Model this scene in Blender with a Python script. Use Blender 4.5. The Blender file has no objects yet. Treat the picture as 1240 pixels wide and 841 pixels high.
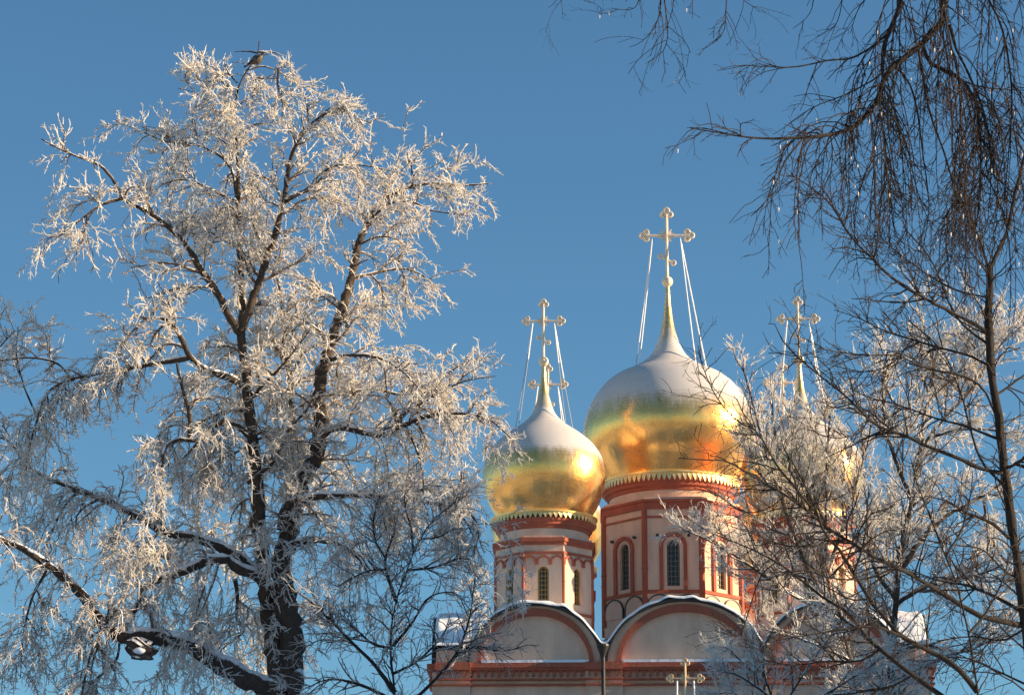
import bpy, bmesh, math, random
import numpy as np
R = math.radians
sc = bpy.context.scene
col = sc.collection

# ------------------------------------------------------------------ camera, sky, sun, exposure
EYE = np.array([0.0, 0.0, 1.6]); PITCH = R(15.46); FPX = 3500.0
cam = bpy.data.cameras.new("camera"); camo = bpy.data.objects.new("camera", cam); col.objects.link(camo)
camo.location = EYE; camo.rotation_euler = (R(90) + PITCH, 0, 0)
cam.sensor_width = 36; cam.lens = FPX / 1240 * 36; cam.clip_start = 0.1; cam.clip_end = 6000
sc.camera = camo
SUN_EL = R(17.0); SUN_AZ = R(95.0)          # azimuth clockwise from +Y
w = bpy.data.worlds.new("World"); sc.world = w; w.use_nodes = True
nt = w.node_tree; nt.nodes.clear()
sky = nt.nodes.new("ShaderNodeTexSky"); sky.sky_type = 'NISHITA'; sky.sun_disc = False
sky.sun_elevation = SUN_EL; sky.sun_rotation = SUN_AZ
sky.altitude = 0; sky.air_density = 1.0; sky.dust_density = 0.0; sky.ozone_density = 5.5
bg = nt.nodes.new("ShaderNodeBackground"); bg.inputs[1].default_value = 0.067
wo = nt.nodes.new("ShaderNodeOutputWorld")
tint = nt.nodes.new("ShaderNodeMix"); tint.data_type = 'RGBA'; tint.blend_type = 'MULTIPLY'; tint.inputs[0].default_value = 1; tint.inputs[7].default_value = (.97, 1.09, .97, 1)
nt.links.new(sky.outputs[0], tint.inputs[6]); nt.links.new(tint.outputs[2], bg.inputs[0]); nt.links.new(bg.outputs[0], wo.inputs[0])
sl = bpy.data.lights.new("sun", 'SUN'); sl.energy = 5.0; sl.angle = R(0.5); sl.color = (1.0, 0.76, 0.48)
so = bpy.data.objects.new("sun", sl); col.objects.link(so)
sdir = np.array([math.sin(SUN_AZ) * math.cos(SUN_EL), math.cos(SUN_AZ) * math.cos(SUN_EL), math.sin(SUN_EL)])
from mathutils import Vector, Matrix
so.rotation_euler = Vector(sdir).to_track_quat('Z', 'Y').to_euler()
sc.view_settings.view_transform = 'Standard'; sc.view_settings.look = 'None'
sc.view_settings.exposure = 1.08; sc.view_settings.gamma = 1.0

# ------------------------------------------------------------------ materials
def mat(name, base=(.5, .5, .5), rough=.8, metal=0.0):
    m = bpy.data.materials.new(name); m.use_nodes = True
    b = m.node_tree.nodes["Principled BSDF"]
    b.inputs["Base Color"].default_value = (*base, 1); b.inputs["Roughness"].default_value = rough
    b.inputs["Metallic"].default_value = metal
    return m, m.node_tree, b
def N(t, kind, **kw):
    n = t.nodes.new(kind)
    for k, v in kw.items():
        if k in n.inputs: n.inputs[k].default_value = v
        else: setattr(n, k, v)
    return n
def ramp(t, src, p0, c0, p1, c1):
    r = t.nodes.new("ShaderNodeValToRGB"); e = r.color_ramp.elements
    e[0].position = p0; e[0].color = (*c0, 1); e[1].position = p1; e[1].color = (*c1, 1)
    t.links.new(src, r.inputs[0]); return r
def bump(t, b, src, strength, dist=.02):
    n = N(t, "ShaderNodeBump", Strength=strength, Distance=dist)
    t.links.new(src, n.inputs["Height"]); t.links.new(n.outputs[0], b.inputs["Normal"]); return n

def plaster(name, c, c2, sc_=.9):
    m, t, b = mat(name, c, .9)
    tc = N(t, "ShaderNodeTexCoord")
    n1 = N(t, "ShaderNodeTexNoise", Scale=sc_, Detail=8.0, Roughness=.65)
    mp = N(t, "ShaderNodeMapping"); mp.inputs["Scale"].default_value = (1, 1, .28)
    t.links.new(tc.outputs["Object"], mp.inputs[0]); t.links.new(mp.outputs[0], n1.inputs["Vector"])
    r = ramp(t, n1.outputs[0], .32, c2, .62, c)
    t.links.new(r.outputs[0], b.inputs["Base Color"])
    n2 = N(t, "ShaderNodeTexNoise", Scale=9.0, Detail=6.0); t.links.new(tc.outputs["Object"], n2.inputs["Vector"])
    bump(t, b, n2.outputs[0], .35, .03)
    return m
M = {}
M['plaster'] = plaster('plaster', (.88, .585, .425), (.63, .41, .30))
M['red'] = plaster('red_paint', (.46, .125, .07), (.36, .095, .055), 1.7)
M['snow'], t, b = mat('snow', (.84, .87, .92), .75)
tc = N(t, "ShaderNodeTexCoord"); n = N(t, "ShaderNodeTexNoise", Scale=2.5, Detail=8.0); t.links.new(tc.outputs["Object"], n.inputs["Vector"]); bump(t, b, n.outputs[0], .4, .08)
M['black'], t, b = mat('black_metal', (.018, .018, .02), .5)
n = N(t, "ShaderNodeTexNoise", Scale=6.0); r = ramp(t, n.outputs[0], .4, (.012, .012, .014), .7, (.035, .033, .033)); t.links.new(r.outputs[0], b.inputs["Base Color"])
M['glass'], t, b = mat('window_glass', (.015, .017, .02), .3)
n = N(t, "ShaderNodeTexNoise", Scale=3.0); bump(t, b, n.outputs[0], .2, .02)
M['muntin'], t, b = mat('window_bars', (.20, .17, .13), .7)
M['woodframe'], t, b = mat('window_wood', (.34, .22, .07), .7)

def gold_mat():
    m, t, b = mat('gilding', (1.0, .55, .15), .2, .93)
    tc = N(t, "ShaderNodeTexCoord")
    sep = N(t, "ShaderNodeSeparateXYZ"); t.links.new(tc.outputs["Object"], sep.inputs[0])
    at = N(t, "ShaderNodeMath", operation='ARCTAN2'); t.links.new(sep.outputs[0], at.inputs[0]); t.links.new(sep.outputs[1], at.inputs[1])
    cmb = N(t, "ShaderNodeCombineXYZ"); t.links.new(at.outputs[0], cmb.inputs[0]); t.links.new(sep.outputs[2], cmb.inputs[1])
    # gilded sheets: joints and slight unevenness
    br = N(t, "ShaderNodeTexBrick", Scale=1.0); br.inputs["Brick Width"].default_value = .17; br.inputs["Row Height"].default_value = .62
    br.inputs["Mortar Size"].default_value = .006; br.inputs["Color1"].default_value = (0, 0, 0, 1); br.inputs["Color2"].default_value = (1, 1, 1, 1)
    br.inputs["Mortar"].default_value = (.3, .3, .3, 1); t.links.new(cmb.outputs[0], br.inputs["Vector"])
    ns = N(t, "ShaderNodeTexNoise", Scale=1.3, Detail=4.0, Roughness=.6); t.links.new(tc.outputs["Object"], ns.inputs["Vector"])
    mp = N(t, "ShaderNodeMapping"); mp.inputs["Scale"].default_value = (9, .5, 1); t.links.new(cmb.outputs[0], mp.inputs[0])
    n2 = N(t, "ShaderNodeTexNoise", Scale=1.6, Detail=3.0); t.links.new(mp.outputs[0], n2.inputs["Vector"])
    ad = N(t, "ShaderNodeMath", operation='MULTIPLY_ADD'); ad.inputs[1].default_value = .35
    t.links.new(n2.outputs[0], ad.inputs[0]); t.links.new(ns.outputs[0], ad.inputs[2])
    ad2 = N(t, "ShaderNodeMath", operation='MULTIPLY_ADD'); ad2.inputs[1].default_value = .035
    t.links.new(br.outputs["Color"], ad2.inputs[0]); t.links.new(ad.outputs[0], ad2.inputs[2])
    bump(t, b, ad2.outputs[0], .30, .09)
    rr = N(t, "ShaderNodeMapRange"); rr.inputs[3].default_value = .16; rr.inputs[4].default_value = .36
    t.links.new(ns.outputs[0], rr.inputs[0]); t.links.new(rr.outputs[0], b.inputs["Roughness"])
    # hoar frost lying on the upper slopes of the dome (object z is scaled so that 0 is the girth, 1 the shoulder)
    fr = N(t, "ShaderNodeBsdfDiffuse"); fr.inputs[0].default_value = (.62, .60, .61, 1)
    geo = N(t, "ShaderNodeNewGeometry"); sg = N(t, "ShaderNodeSeparateXYZ"); t.links.new(geo.outputs["True Normal"], sg.inputs[0])
    n3 = N(t, "ShaderNodeTexNoise", Scale=2.6, Detail=9.0, Roughness=.78)
    mp3 = N(t, "ShaderNodeMapping"); mp3.inputs["Scale"].default_value = (1, 1, .25); t.links.new(tc.outputs["Object"], mp3.inputs[0]); t.links.new(mp3.outputs[0], n3.inputs["Vector"])
    # steep lower edge following the normal, wavering with noise
    a1 = N(t, "ShaderNodeMath", operation='MULTIPLY_ADD'); a1.inputs[1].default_value = .55; t.links.new(n3.outputs[0], a1.inputs[0]); t.links.new(sg.outputs[2], a1.inputs[2])
    f1 = N(t, "ShaderNodeMapRange", interpolation_type='SMOOTHSTEP'); f1.inputs[1].default_value = .34; f1.inputs[2].default_value = .72; f1.inputs[3].default_value = 0; f1.inputs[4].default_value = .84
    t.links.new(a1.outputs[0], f1.inputs[0])
    # thin film of frost everywhere
    f2 = N(t, "ShaderNodeMapRange"); f2.inputs[1].default_value = .45; f2.inputs[2].default_value = .8; f2.inputs[3].default_value = .03; f2.inputs[4].default_value = .14
    t.links.new(n3.outputs[0], f2.inputs[0])
    # the thin spire catches more rime
    ln = N(t, "ShaderNodeVectorMath", operation='LENGTH'); cx_ = N(t, "ShaderNodeCombineXYZ"); t.links.new(sep.outputs[0], cx_.inputs[0]); t.links.new(sep.outputs[1], cx_.inputs[1]); t.links.new(cx_.outputs[0], ln.inputs[0])
    f4 = N(t, "ShaderNodeMapRange"); f4.inputs[1].default_value = .9; f4.inputs[2].default_value = .35; f4.inputs[3].default_value = 0; f4.inputs[4].default_value = 1
    t.links.new(ln.outputs["Value"], f4.inputs[0])
    f5 = N(t, "ShaderNodeMapRange"); f5.inputs[1].default_value = .50; f5.inputs[2].default_value = .62; f5.inputs[3].default_value = .1; f5.inputs[4].default_value = .85; t.links.new(n3.outputs[0], f5.inputs[0])
    f6 = N(t, "ShaderNodeMath", operation='MULTIPLY'); t.links.new(f4.outputs[0], f6.inputs[0]); t.links.new(f5.outputs[0], f6.inputs[1])
    mx0 = N(t, "ShaderNodeMath", operation='MAXIMUM'); t.links.new(f6.outputs[0], mx0.inputs[0]); t.links.new(f2.outputs[0], mx0.inputs[1]); f2 = mx0
    mx = N(t, "ShaderNodeMath", operation='MAXIMUM'); t.links.new(f1.outputs[0], mx.inputs[0]); t.links.new(f2.outputs[0], mx.inputs[1])
    ms = N(t, "ShaderNodeMixShader"); t.links.new(mx.outputs[0], ms.inputs[0]); t.links.new(b.outputs[0], ms.inputs[1]); t.links.new(fr.outputs[0], ms.inputs[2])
    t.links.new(ms.outputs[0], t.nodes["Material Output"].inputs[0])
    return m
M['gold'] = gold_mat()
M['gilt'], t, b = mat('gilt_trim', (.93, .62, .20), .42, .75)
n = N(t, "ShaderNodeTexNoise", Scale=7.0, Detail=4.0); r = ramp(t, n.outputs[0], .35, (.93, .56, .15), .7, (.93, .74, .42)); t.links.new(r.outputs[0], b.inputs["Base Color"])
M['cross'], t, b = mat('frosted_gilding', (.78, .60, .46), .6, .1)
n = N(t, "ShaderNodeTexNoise", Scale=5.0, Detail=5.0); r = ramp(t, n.outputs[0], .4, (.84, .60, .34), .62, (.88, .78, .66)); t.links.new(r.outputs[0], b.inputs["Base Color"])
M['gilt_cross'], t, b = mat('gilt_cross', (.9, .55, .2), .45, .5)
n = N(t, "ShaderNodeTexNoise", Scale=7.0, Detail=4.0); r = ramp(t, n.outputs[0], .35, (.90, .50, .16), .7, (.88, .76, .62)); t.links.new(r.outputs[0], b.inputs["Base Color"])
M['chain'], t, b = mat('frosted_chain', (.86, .86, .88), .8)
M['wire'], t, b = mat('bare_chain', (.30, .32, .34), .6)

def frost_mat(name, c1, c2, trans=.35):
    m, t, b = mat(name, c1, .6)
    tc = N(t, "ShaderNodeTexCoord"); n = N(t, "ShaderNodeTexNoise", Scale=1.3, Detail=6.0, Roughness=.8); t.links.new(tc.outputs["Object"], n.inputs["Vector"])
    r = ramp(t, n.outputs[0], .35, c2, .6, c1); t.links.new(r.outputs[0], b.inputs["Base Color"])
    tr = N(t, "ShaderNodeBsdfTranslucent"); t.links.new(r.outputs[0], tr.inputs[0])
    ms = N(t, "ShaderNodeMixShader"); ms.inputs[0].default_value = trans
    t.links.new(b.outputs[0], ms.inputs[1]); t.links.new(tr.outputs[0], ms.inputs[2]); t.links.new(ms.outputs[0], t.nodes["Material Output"].inputs[0])
    return m
M['frost'] = frost_mat('hoar_frost', (.97, .93, .87), (.88, .85, .80), .5)
def bark_mat(name, c1, c2, snow, scale=18.0):
    """bark with rime caught on the upper side of the wood"""
    m, t, b = mat(name, c1, .9)
    tc = N(t, "ShaderNodeTexCoord")
    n = N(t, "ShaderNodeTexNoise", Scale=scale, Detail=8.0, Roughness=.75)
    mp = N(t, "ShaderNodeMapping"); mp.inputs["Scale"].default_value = (1, 1, .3)
    t.links.new(tc.outputs["Object"], mp.inputs[0]); t.links.new(mp.outputs[0], n.inputs["Vector"])
    r = ramp(t, n.outputs[0], .35, c2, .65, c1)
    geo = N(t, "ShaderNodeNewGeometry"); sg = N(t, "ShaderNodeSeparateXYZ"); t.links.new(geo.outputs["Normal"], sg.inputs[0])
    n2 = N(t, "ShaderNodeTexNoise", Scale=7.0, Detail=6.0, Roughness=.7); t.links.new(tc.outputs["Object"], n2.inputs["Vector"])
    a1 = N(t, "ShaderNodeMath", operation='MULTIPLY_ADD'); a1.inputs[1].default_value = 1.1; t.links.new(n2.outputs[0], a1.inputs[0]); t.links.new(sg.outputs[2], a1.inputs[2])
    f1 = N(t, "ShaderNodeMapRange"); f1.inputs[1].default_value = 1.45 - snow; f1.inputs[2].default_value = 1.6 - snow; t.links.new(a1.outputs[0], f1.inputs[0])
    mx = N(t, "ShaderNodeMix", data_type='RGBA'); mx.inputs[7].default_value = (.82, .83, .87, 1)
    t.links.new(f1.outputs[0], mx.inputs[0]); t.links.new(r.outputs[0], mx.inputs[6]); t.links.new(mx.outputs[2], b.inputs["Base Color"])
    bump(t, b, n.outputs[0], .9, .03)
    return m
M['bark'] = bark_mat('rimed_bark', (.095, .066, .048), (.03, .021, .016), .52)
M['bark_twig'] = bark_mat('rimed_twig_bark', (.22, .15, .10), (.08, .05, .035), .75)
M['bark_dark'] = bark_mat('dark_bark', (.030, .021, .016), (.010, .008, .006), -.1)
M['bark_birch'] = bark_mat('birch_twig_bark', (.055, .032, .022), (.018, .011, .009), .0)

# ------------------------------------------------------------------ object helpers
def link(o, parent=None):
    col.objects.link(o)
    if parent is not None: o.parent = parent
    return o
def tag(o, label=None, cat=None, group=None, kind=None):
    for k, v in (('label', label), ('category', cat), ('group', group), ('kind', kind)):
        if v: o[k] = v
    return o
def empty(name, loc=(0, 0, 0), rz=0):
    o = bpy.data.objects.new(name, None); o.location = loc; o.rotation_euler = (0, 0, rz); return link(o)
class MB:
    def __init__(s): s.v = []; s.f = []; s.m = []
    def add(s, vs, fs, mi=0):
        k = len(s.v); s.v += [tuple(float(c) for c in v) for v in vs]
        s.f += [tuple(i + k for i in f) for f in fs]; s.m += [mi] * len(fs)
    def build(s, name, mats, parent=None, loc=(0, 0, 0), smooth=False, kind=None, fix=True):
        me = bpy.data.meshes.new(name); me.from_pydata(s.v, [], s.f)
        for m_ in (mats if isinstance(mats, list) else [mats]): me.materials.append(m_)
        me.polygons.foreach_set('material_index', s.m)
        if smooth: me.polygons.foreach_set('use_smooth', [True] * len(s.f))
        if fix:
            b_ = bmesh.new(); b_.from_mesh(me); bmesh.ops.recalc_face_normals(b_, faces=b_.faces); b_.to_mesh(me); b_.free()
        me.update()
        o = bpy.data.objects.new(name, me); o.location = loc; link(o, parent)
        if kind: o['kind'] = kind
        return o
def fastmesh(name, V, F, m, parent=None, smooth=False, kind=None, loc=(0, 0, 0)):
    """V (n,3) float, F (k,4) or (k,3) int"""
    me = bpy.data.meshes.new(name); me.vertices.add(len(V)); me.vertices.foreach_set('co', np.asarray(V, dtype=np.float32).ravel())
    F = np.asarray(F, dtype=np.int32); c = F.shape[1]
    me.loops.add(F.size); me.loops.foreach_set('vertex_index', F.ravel())
    me.polygons.add(len(F)); me.polygons.foreach_set('loop_start', np.arange(len(F), dtype=np.int32) * c)
    if smooth: me.polygons.foreach_set('use_smooth', np.ones(len(F), dtype=bool))
    me.materials.append(m); me.update(calc_edges=True); me.validate()
    o = bpy.data.objects.new(name, me); o.location = loc; link(o, parent)
    if kind: o['kind'] = kind
    return o
def prism(mb, poly, o0, o1, mp, mi=0):
    """poly: list of (u,z) ; mp(u,z,out)->xyz"""
    n_ = len(poly)
    mb.add([mp(u, z, o0) for u, z in poly] + [mp(u, z, o1) for u, z in poly],
           [tuple(range(n_)), tuple(range(2 * n_ - 1, n_ - 1, -1))] + [(i, (i + 1) % n_, (i + 1) % n_ + n_, i + n_) for i in range(n_)], mi)
def band(mb, A, B, o0, o1, mp, mi=0):
    """strip between open outlines A and B, given a thickness"""
    n_ = len(A); vs = []
    for o_ in (o0, o1):
        vs += [mp(u, z, o_) for u, z in A]; vs += [mp(u, z, o_) for u, z in B]
    fs = []
    for i in range(n_ - 1):
        fs += [(2*n_ + i, 2*n_ + i + 1, 3*n_ + i + 1, 3*n_ + i), (i, n_ + i, n_ + i + 1, i + 1),
               (i, i + 1, 2*n_ + i + 1, 2*n_ + i), (n_ + i, 3*n_ + i, 3*n_ + i + 1, n_ + i + 1)]
    for i in (0, n_ - 1): fs.append((i, n_ + i, 3*n_ + i, 2*n_ + i))
    mb.add(vs, fs, mi)
def box(mb, u0, u1, z0, z1, o0, o1, mp, mi=0):
    prism(mb, [(u0, z0), (u1, z0), (u1, z1), (u0, z1)], o0, o1, mp, mi)
def ell(cx, zb, a, b_, n_=40):
    return [(cx - a * math.cos(math.pi * i / n_), zb + b_ * math.sin(math.pi * i / n_)) for i in range(n_ + 1)]
def arch(cx, zb, hw, zs, n_=14):
    """open outline of an arched opening: sill zb, spring zs, half width hw"""
    return [(cx - hw, zb)] + [(cx - hw * math.cos(math.pi * i / n_), zs + hw * math.sin(math.pi * i / n_)) for i in range(n_ + 1)] + [(cx + hw, zb)]
def lathe(mb, prof, n_=64, mi=0, c=(0, 0), cap=False):
    vs = []
    for r_, z in prof:
        for k in range(n_):
            t_ = 2 * math.pi * k / n_; vs.append((c[0] + r_ * math.cos(t_), c[1] + r_ * math.sin(t_), z))
    fs = [(j*n_ + k, j*n_ + (k+1) % n_, (j+1)*n_ + (k+1) % n_, (j+1)*n_ + k) for j in range(len(prof)-1) for k in range(n_)]
    if cap: fs += [tuple(range(n_)), tuple(range((len(prof)-1)*n_, len(prof)*n_))]
    mb.add(vs, fs, mi)
def tube(mb, pts, r_, k=8, mi=0):
    P_ = np.array(pts, float); n_ = len(P_); rr = np.full(n_, r_) if np.isscalar(r_) else np.array(r_)
    T = np.gradient(P_, axis=0); T /= np.linalg.norm(T, axis=1)[:, None] + 1e-9
    ref = np.array([0, 0, 1.0]) if abs(T[:, 2]).mean() < .8 else np.array([1.0, 0, 0])
    A = np.cross(T, ref); A /= np.linalg.norm(A, axis=1)[:, None] + 1e-9; B = np.cross(T, A)
    vs = []
    for i in range(n_):
        for j in range(k):
            t_ = 2*math.pi*j/k; vs.append(P_[i] + rr[i]*(A[i]*math.cos(t_) + B[i]*math.sin(t_)))
    fs = [(i*k + j, i*k + (j+1) % k, (i+1)*k + (j+1) % k, (i+1)*k + j) for i in range(n_-1) for j in range(k)] + [tuple(range(k)), tuple(range((n_-1)*k, n_*k))]
    mb.add(vs, fs, mi)
def smooth_curve(pts, per=8):
    P_ = np.array(pts, float); Q = np.vstack([2*P_[0]-P_[1], P_, 2*P_[-1]-P_[-2]]); out = []
    for i in range(1, len(Q)-2):
        for s in range(per):
            t_ = s/per; a, b_, c, d = Q[i-1], Q[i], Q[i+1], Q[i+2]
            out.append(.5*((2*b_) + (c-a)*t_ + (2*a-5*b_+4*c-d)*t_*t_ + (3*b_-a-3*c+d)*t_**3))
    out.append(P_[-1]); return np.array(out)
XY = lambda x, z, o: (x, -o, z)          # front wall mapper
def face(phi, ap):                        # wall mapper for a face whose outward normal is at phi (0 = towards -y, positive towards +x)
    s_, c_ = math.sin(phi), math.cos(phi)
    return lambda u, z, o: (s_*(ap+o) + c_*u, -c_*(ap+o) + s_*u, z)

# ------------------------------------------------------------------ ground
rng = np.random.default_rng(5)
gm = MB(); n_ = 96; rad = [0, 15, 30, 60, 100, 160, 260, 450, 800, 1500, 3000]
vs = [(0, 0, 0)]; fs = []
for j, r_ in enumerate(rad[1:]):
    for k in range(n_):
        t_ = 2*math.pi*k/n_; vs.append((r_*math.cos(t_), r_*math.sin(t_), 0.25*math.sin(r_*.07+3*t_)*(1 if 15 < r_ < 90 else 0) - .1))
fs += [(0, 1+k, 1+(k+1) % n_) for k in range(n_)]
for j in range(len(rad)-2):
    fs += [(1+j*n_+k, 1+(j+1)*n_+k, 1+(j+1)*n_+(k+1) % n_, 1+j*n_+(k+1) % n_) for k in range(n_)]
gm.add(vs, fs); gm.build('snowy_ground', M['snow'], smooth=True, kind='structure')

# ------------------------------------------------------------------ cathedral
CA = R(1.7); CO = (7.54, 125.0, 0.0)
church = empty('cathedral', CO, -CA)
tag(church, 'pale pink cathedral with brick red trim, five frost topped golden onion domes and rounded gables', 'cathedral')
W0, W1, DEP = -10.86, 10.5, 20.0
XB = [(-6.53, 2.92, 2.56), (0.0, 3.43, 2.72), (6.32, 2.92, 2.56)]      # gable centre, half width, rise (springing at 22.0)
ZS = 22.0
sides = [(XY, XB, W0, W1, 0.0)]
xm, ym = (W0+W1)/2, DEP/2
left_map = lambda u, z, o: (W0-o, ym-u, z)
right_map = lambda u, z, o: (W1+o, ym+u, z)
back_map = lambda u, z, o: (xm-u, DEP+o, z)
YB = [(-6.4, 2.85, 2.56), (0.0, 3.35, 2.66), (6.4, 2.85, 2.56)]
allsides = [(XY, XB, W0, W1, 0), (left_map, YB, -10, 10, 1), (right_map, YB, -10, 10, 2), (back_map, [(c-xm, a, h) for c, a, h in XB], W0-xm, W1-xm, 3)]
def vault(u, bays):
    h = np.full(u.shape, ZS+.35)
    for c, a, r_ in bays:
        q = np.clip(1-((u-c)/(a+.08))**2, 0, 1); h = np.maximum(h, ZS-.1+(r_+.28)*np.sqrt(q)*(q > 0))
    return h
# wall core
m_ = MB(); box(m_, W0, W1, 0, ZS-.02, -DEP, 0, XY); m_.build('wall', M['plaster'], church)
for mp, bays, u0, u1, si in allsides:
    for cx, a, h in bays:
        g = MB(); band(g, ell(cx, ZS-.1, a-.05, h+.04), ell(cx, ZS-.1, a*.815, h*.845), -.5, 0.0, mp)
        go = g.build('gable', M['plaster'], church)
        g = MB(); prism(g, ell(cx, ZS-.1, a*.83, h*.86), -.45, -.20, mp); g.build('tympanum', M['plaster'], go)
        g = MB(); band(g, ell(cx, ZS-.1, a*.873, h*.945+.05), ell(cx, ZS-.1, a*.813, h*.843), -.1, .09, mp); g.build('archivolt', M['red'], go)
        g = MB(); band(g, ell(cx, ZS-.1, a*.76, h*.78), ell(cx, ZS-.1, a*.745, h*.762), -.21, -.17, mp); g.build('moulding', M['plaster'], go)
        g = MB(); band(g, ell(cx, ZS-.12, a+.045, h+.16), ell(cx, ZS-.12, a-.045, h+.04), -.3, .24, mp); g.build('roof_edge', M['black'], go, smooth=False)
        g = MB(); box(g, cx-a*.80, cx+a*.80, ZS-.06, ZS+.06, -.21, .26, mp); g.build('ledge_snow', M['snow'], go)
    us = np.linspace(u0, u1, 140); tp = .16*np.log(np.exp((vault(us, bays)-22)/.16)+np.exp((22.86-22)/.16))+22-.26
    g = MB(); band(g, list(zip(us, tp)), [(u_, ZS-.1) for u_ in us], -.5, -.12, mp); g.build('parapet', M['plaster'], church)
    # pilasters between bays and at the corners
    pil = [(u0+.75, .75), ((bays[0][0]+bays[0][1]+bays[1][0]-bays[1][1])/2, .80), ((bays[1][0]+bays[1][1]+bays[2][0]-bays[2][1])/2, .80), (u1-.75, .75)]
    for c, hw in pil:
        g = MB(); box(g, c-hw, c+hw, 0, ZS-.40, 0, .16, mp); g.build('pilaster', M['plaster'], church)
        g = MB(); box(g, c-hw-.03, c+hw+.03, 21.62, ZS-.05, 0, .40, mp); g.build('pilaster_cap', M['red'], church)
    # cornice mouldings
    g = MB(); box(g, u0-.05, u1+.05, 21.62, ZS-.06, -.1, .24, mp); box(g, u0-.05, u1+.05, 21.72, ZS-.10, .24, .31, mp); g.build('cornice', M['red'], church)
    for za, zb_ in ((21.19, 21.27), (20.95, 21.03)):
        g = MB(); out = [(u0-.02, .20)]
        for c, hw in pil:
            lo, hi = max(c-hw-.02, u0-.02), min(c+hw+.02, u1+.02)
            out += [(lo, .20), (lo, .32), (hi, .32), (hi, .20)]
        poly = [(u0-.02, -.1)]+[q_ for i, q_ in enumerate(out) if i == 0 or q_ != out[i-1]]+[(u1+.02, -.1)]
        if poly[-2] == (u1+.02, .20): poly.pop(-2)
        if poly[1][1] == .20 and poly[2][0] == poly[1][0]: poly.pop(1)
        prism(g, poly, za, zb_, lambda u, o, z, mp=mp: mp(u, z, o)); g.build('string_course', M['red'], church)
    g = MB(); u = u0+.05; pw = .30
    while u + pw < u1:
        o_ = .30 if any(abs(u+pw/2-c) < hw for c, hw in pil) else .15
        nn = 6; arc_ = [(u+pw/2-.09*math.cos(math.pi*i/nn), 21.50+.09*math.sin(math.pi*i/nn)) for i in range(nn+1)]
        poly = [(u, 21.36), (u+pw/2-.09, 21.36)] + arc_ + [(u+pw/2+.09, 21.36), (u+pw, 21.36), (u+pw, 21.64), (u, 21.64)]
        prism(g, poly, 0 if o_ < .2 else .12, o_, mp); u += pw
    g.build('arcade_frieze', M['red'], church, kind='stuff')
# downpipes
for xd in (-3.57, 3.42):
    g = MB(); tube(g, [(xd, -.36, 22.2), (xd, -.36, 21.6), (xd, -.50, 21.2), (xd, -.50, .4)], .085, 10)
    o_ = g.build('downpipe', M['black'], church, smooth=False)
    g = MB(); lathe(g, [(.09, 22.15), (.14, 22.3), (.27, 22.62), (.27, 22.7), (.22, 22.7)], 12, c=(xd, -.36), cap=True); g.build('hopper', M['black'], o_)
# snow-laden vaulted roof: one thick sheet over the crossing barrel vaults
nx, ny = 232, 216
gx = np.linspace(W0-.12, W1+.12, nx); gy = np.linspace(-.26, DEP+.22, ny)
GX, GY = np.meshgrid(gx, gy, indexing='ij')
hx = vault(gx, XB)[:, None]; hy = vault(gy-ym, YB)[None, :]
# side vaults only rise behind the front wall
mask_y = np.clip((GY-.1)/.5, 0, 1)*np.clip((DEP-.1-GY)/.5, 0, 1)
side = np.clip((np.abs(GX-xm)-6.6)/.9, 0, 1); side = side*side*(3-2*side)
hy2 = (ZS+.35)+(hy-(ZS+.35))*mask_y*side
k_ = .16
# wind-packed snow fills the valleys
floor_ = 22.86
H = k_*np.log(np.exp((hx-22)/k_)+np.exp((hy2-22)/k_)+np.exp((floor_-22)/k_))+22
corner = (GX < XB[0][0]-XB[0][1]+.0) | (GX > XB[2][0]+XB[2][1])
nz = rng.normal(size=(30, 28)); 
from numpy import interp
def blur(a, reps=2):
    for _ in range(reps): a = (a+np.roll(a, 1, 0)+np.roll(a, -1, 0)+np.roll(a, 1, 1)+np.roll(a, -1, 1))/5
    return a
big = np.kron(rng.normal(size=(58, 54)), np.ones((4, 4)))[:nx, :ny]; H = H+.05*blur(big, 6)
edge = np.clip(np.minimum(np.minimum(GX-gx[0], gx[-1]-GX), np.minimum(GY-gy[0], gy[-1]-GY))/.12, 0, 1)
H = H-.07*(1-edge)**2
V = np.stack([GX, GY, H], -1).reshape(-1, 3)
idx = np.arange(nx*ny).reshape(nx, ny)
F = np.stack([idx[:-1, :-1], idx[1:, :-1], idx[1:, 1:], idx[:-1, 1:]], -1).reshape(-1, 4)
# rim going down
rim = np.concatenate([idx[:, 0], idx[-1, 1:], idx[-2::-1, -1], idx[0, -2:0:-1]]); Vr = V[rim].copy(); Vr[:, 2] -= .07
b0 = len(V); V = np.vstack([V, Vr]); nr = len(rim); j = np.arange(nr); j2 = (j+1) % nr
F = np.vstack([F, np.stack([rim[j2], rim[j], b0+j, b0+j2], -1)])
fastmesh('roof_snow', V, F, M['snow'], church, smooth=True)
# dark roof deck under the snow, following the same vaults
V2 = np.stack([np.clip(GX, W0+.1, W1-.1), np.clip(GY, .1, DEP-.1), np.maximum(hx, hy2)-.32], -1)[::3, ::3]; s2 = V2.shape; i2 = np.arange(s2[0]*s2[1]).reshape(s2[0], s2[1])
fastmesh('roof', V2.reshape(-1, 3), np.stack([i2[:-1, :-1], i2[1:, :-1], i2[1:, 1:], i2[:-1, 1:]], -1).reshape(-1, 4), M['black'], church)

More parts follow.
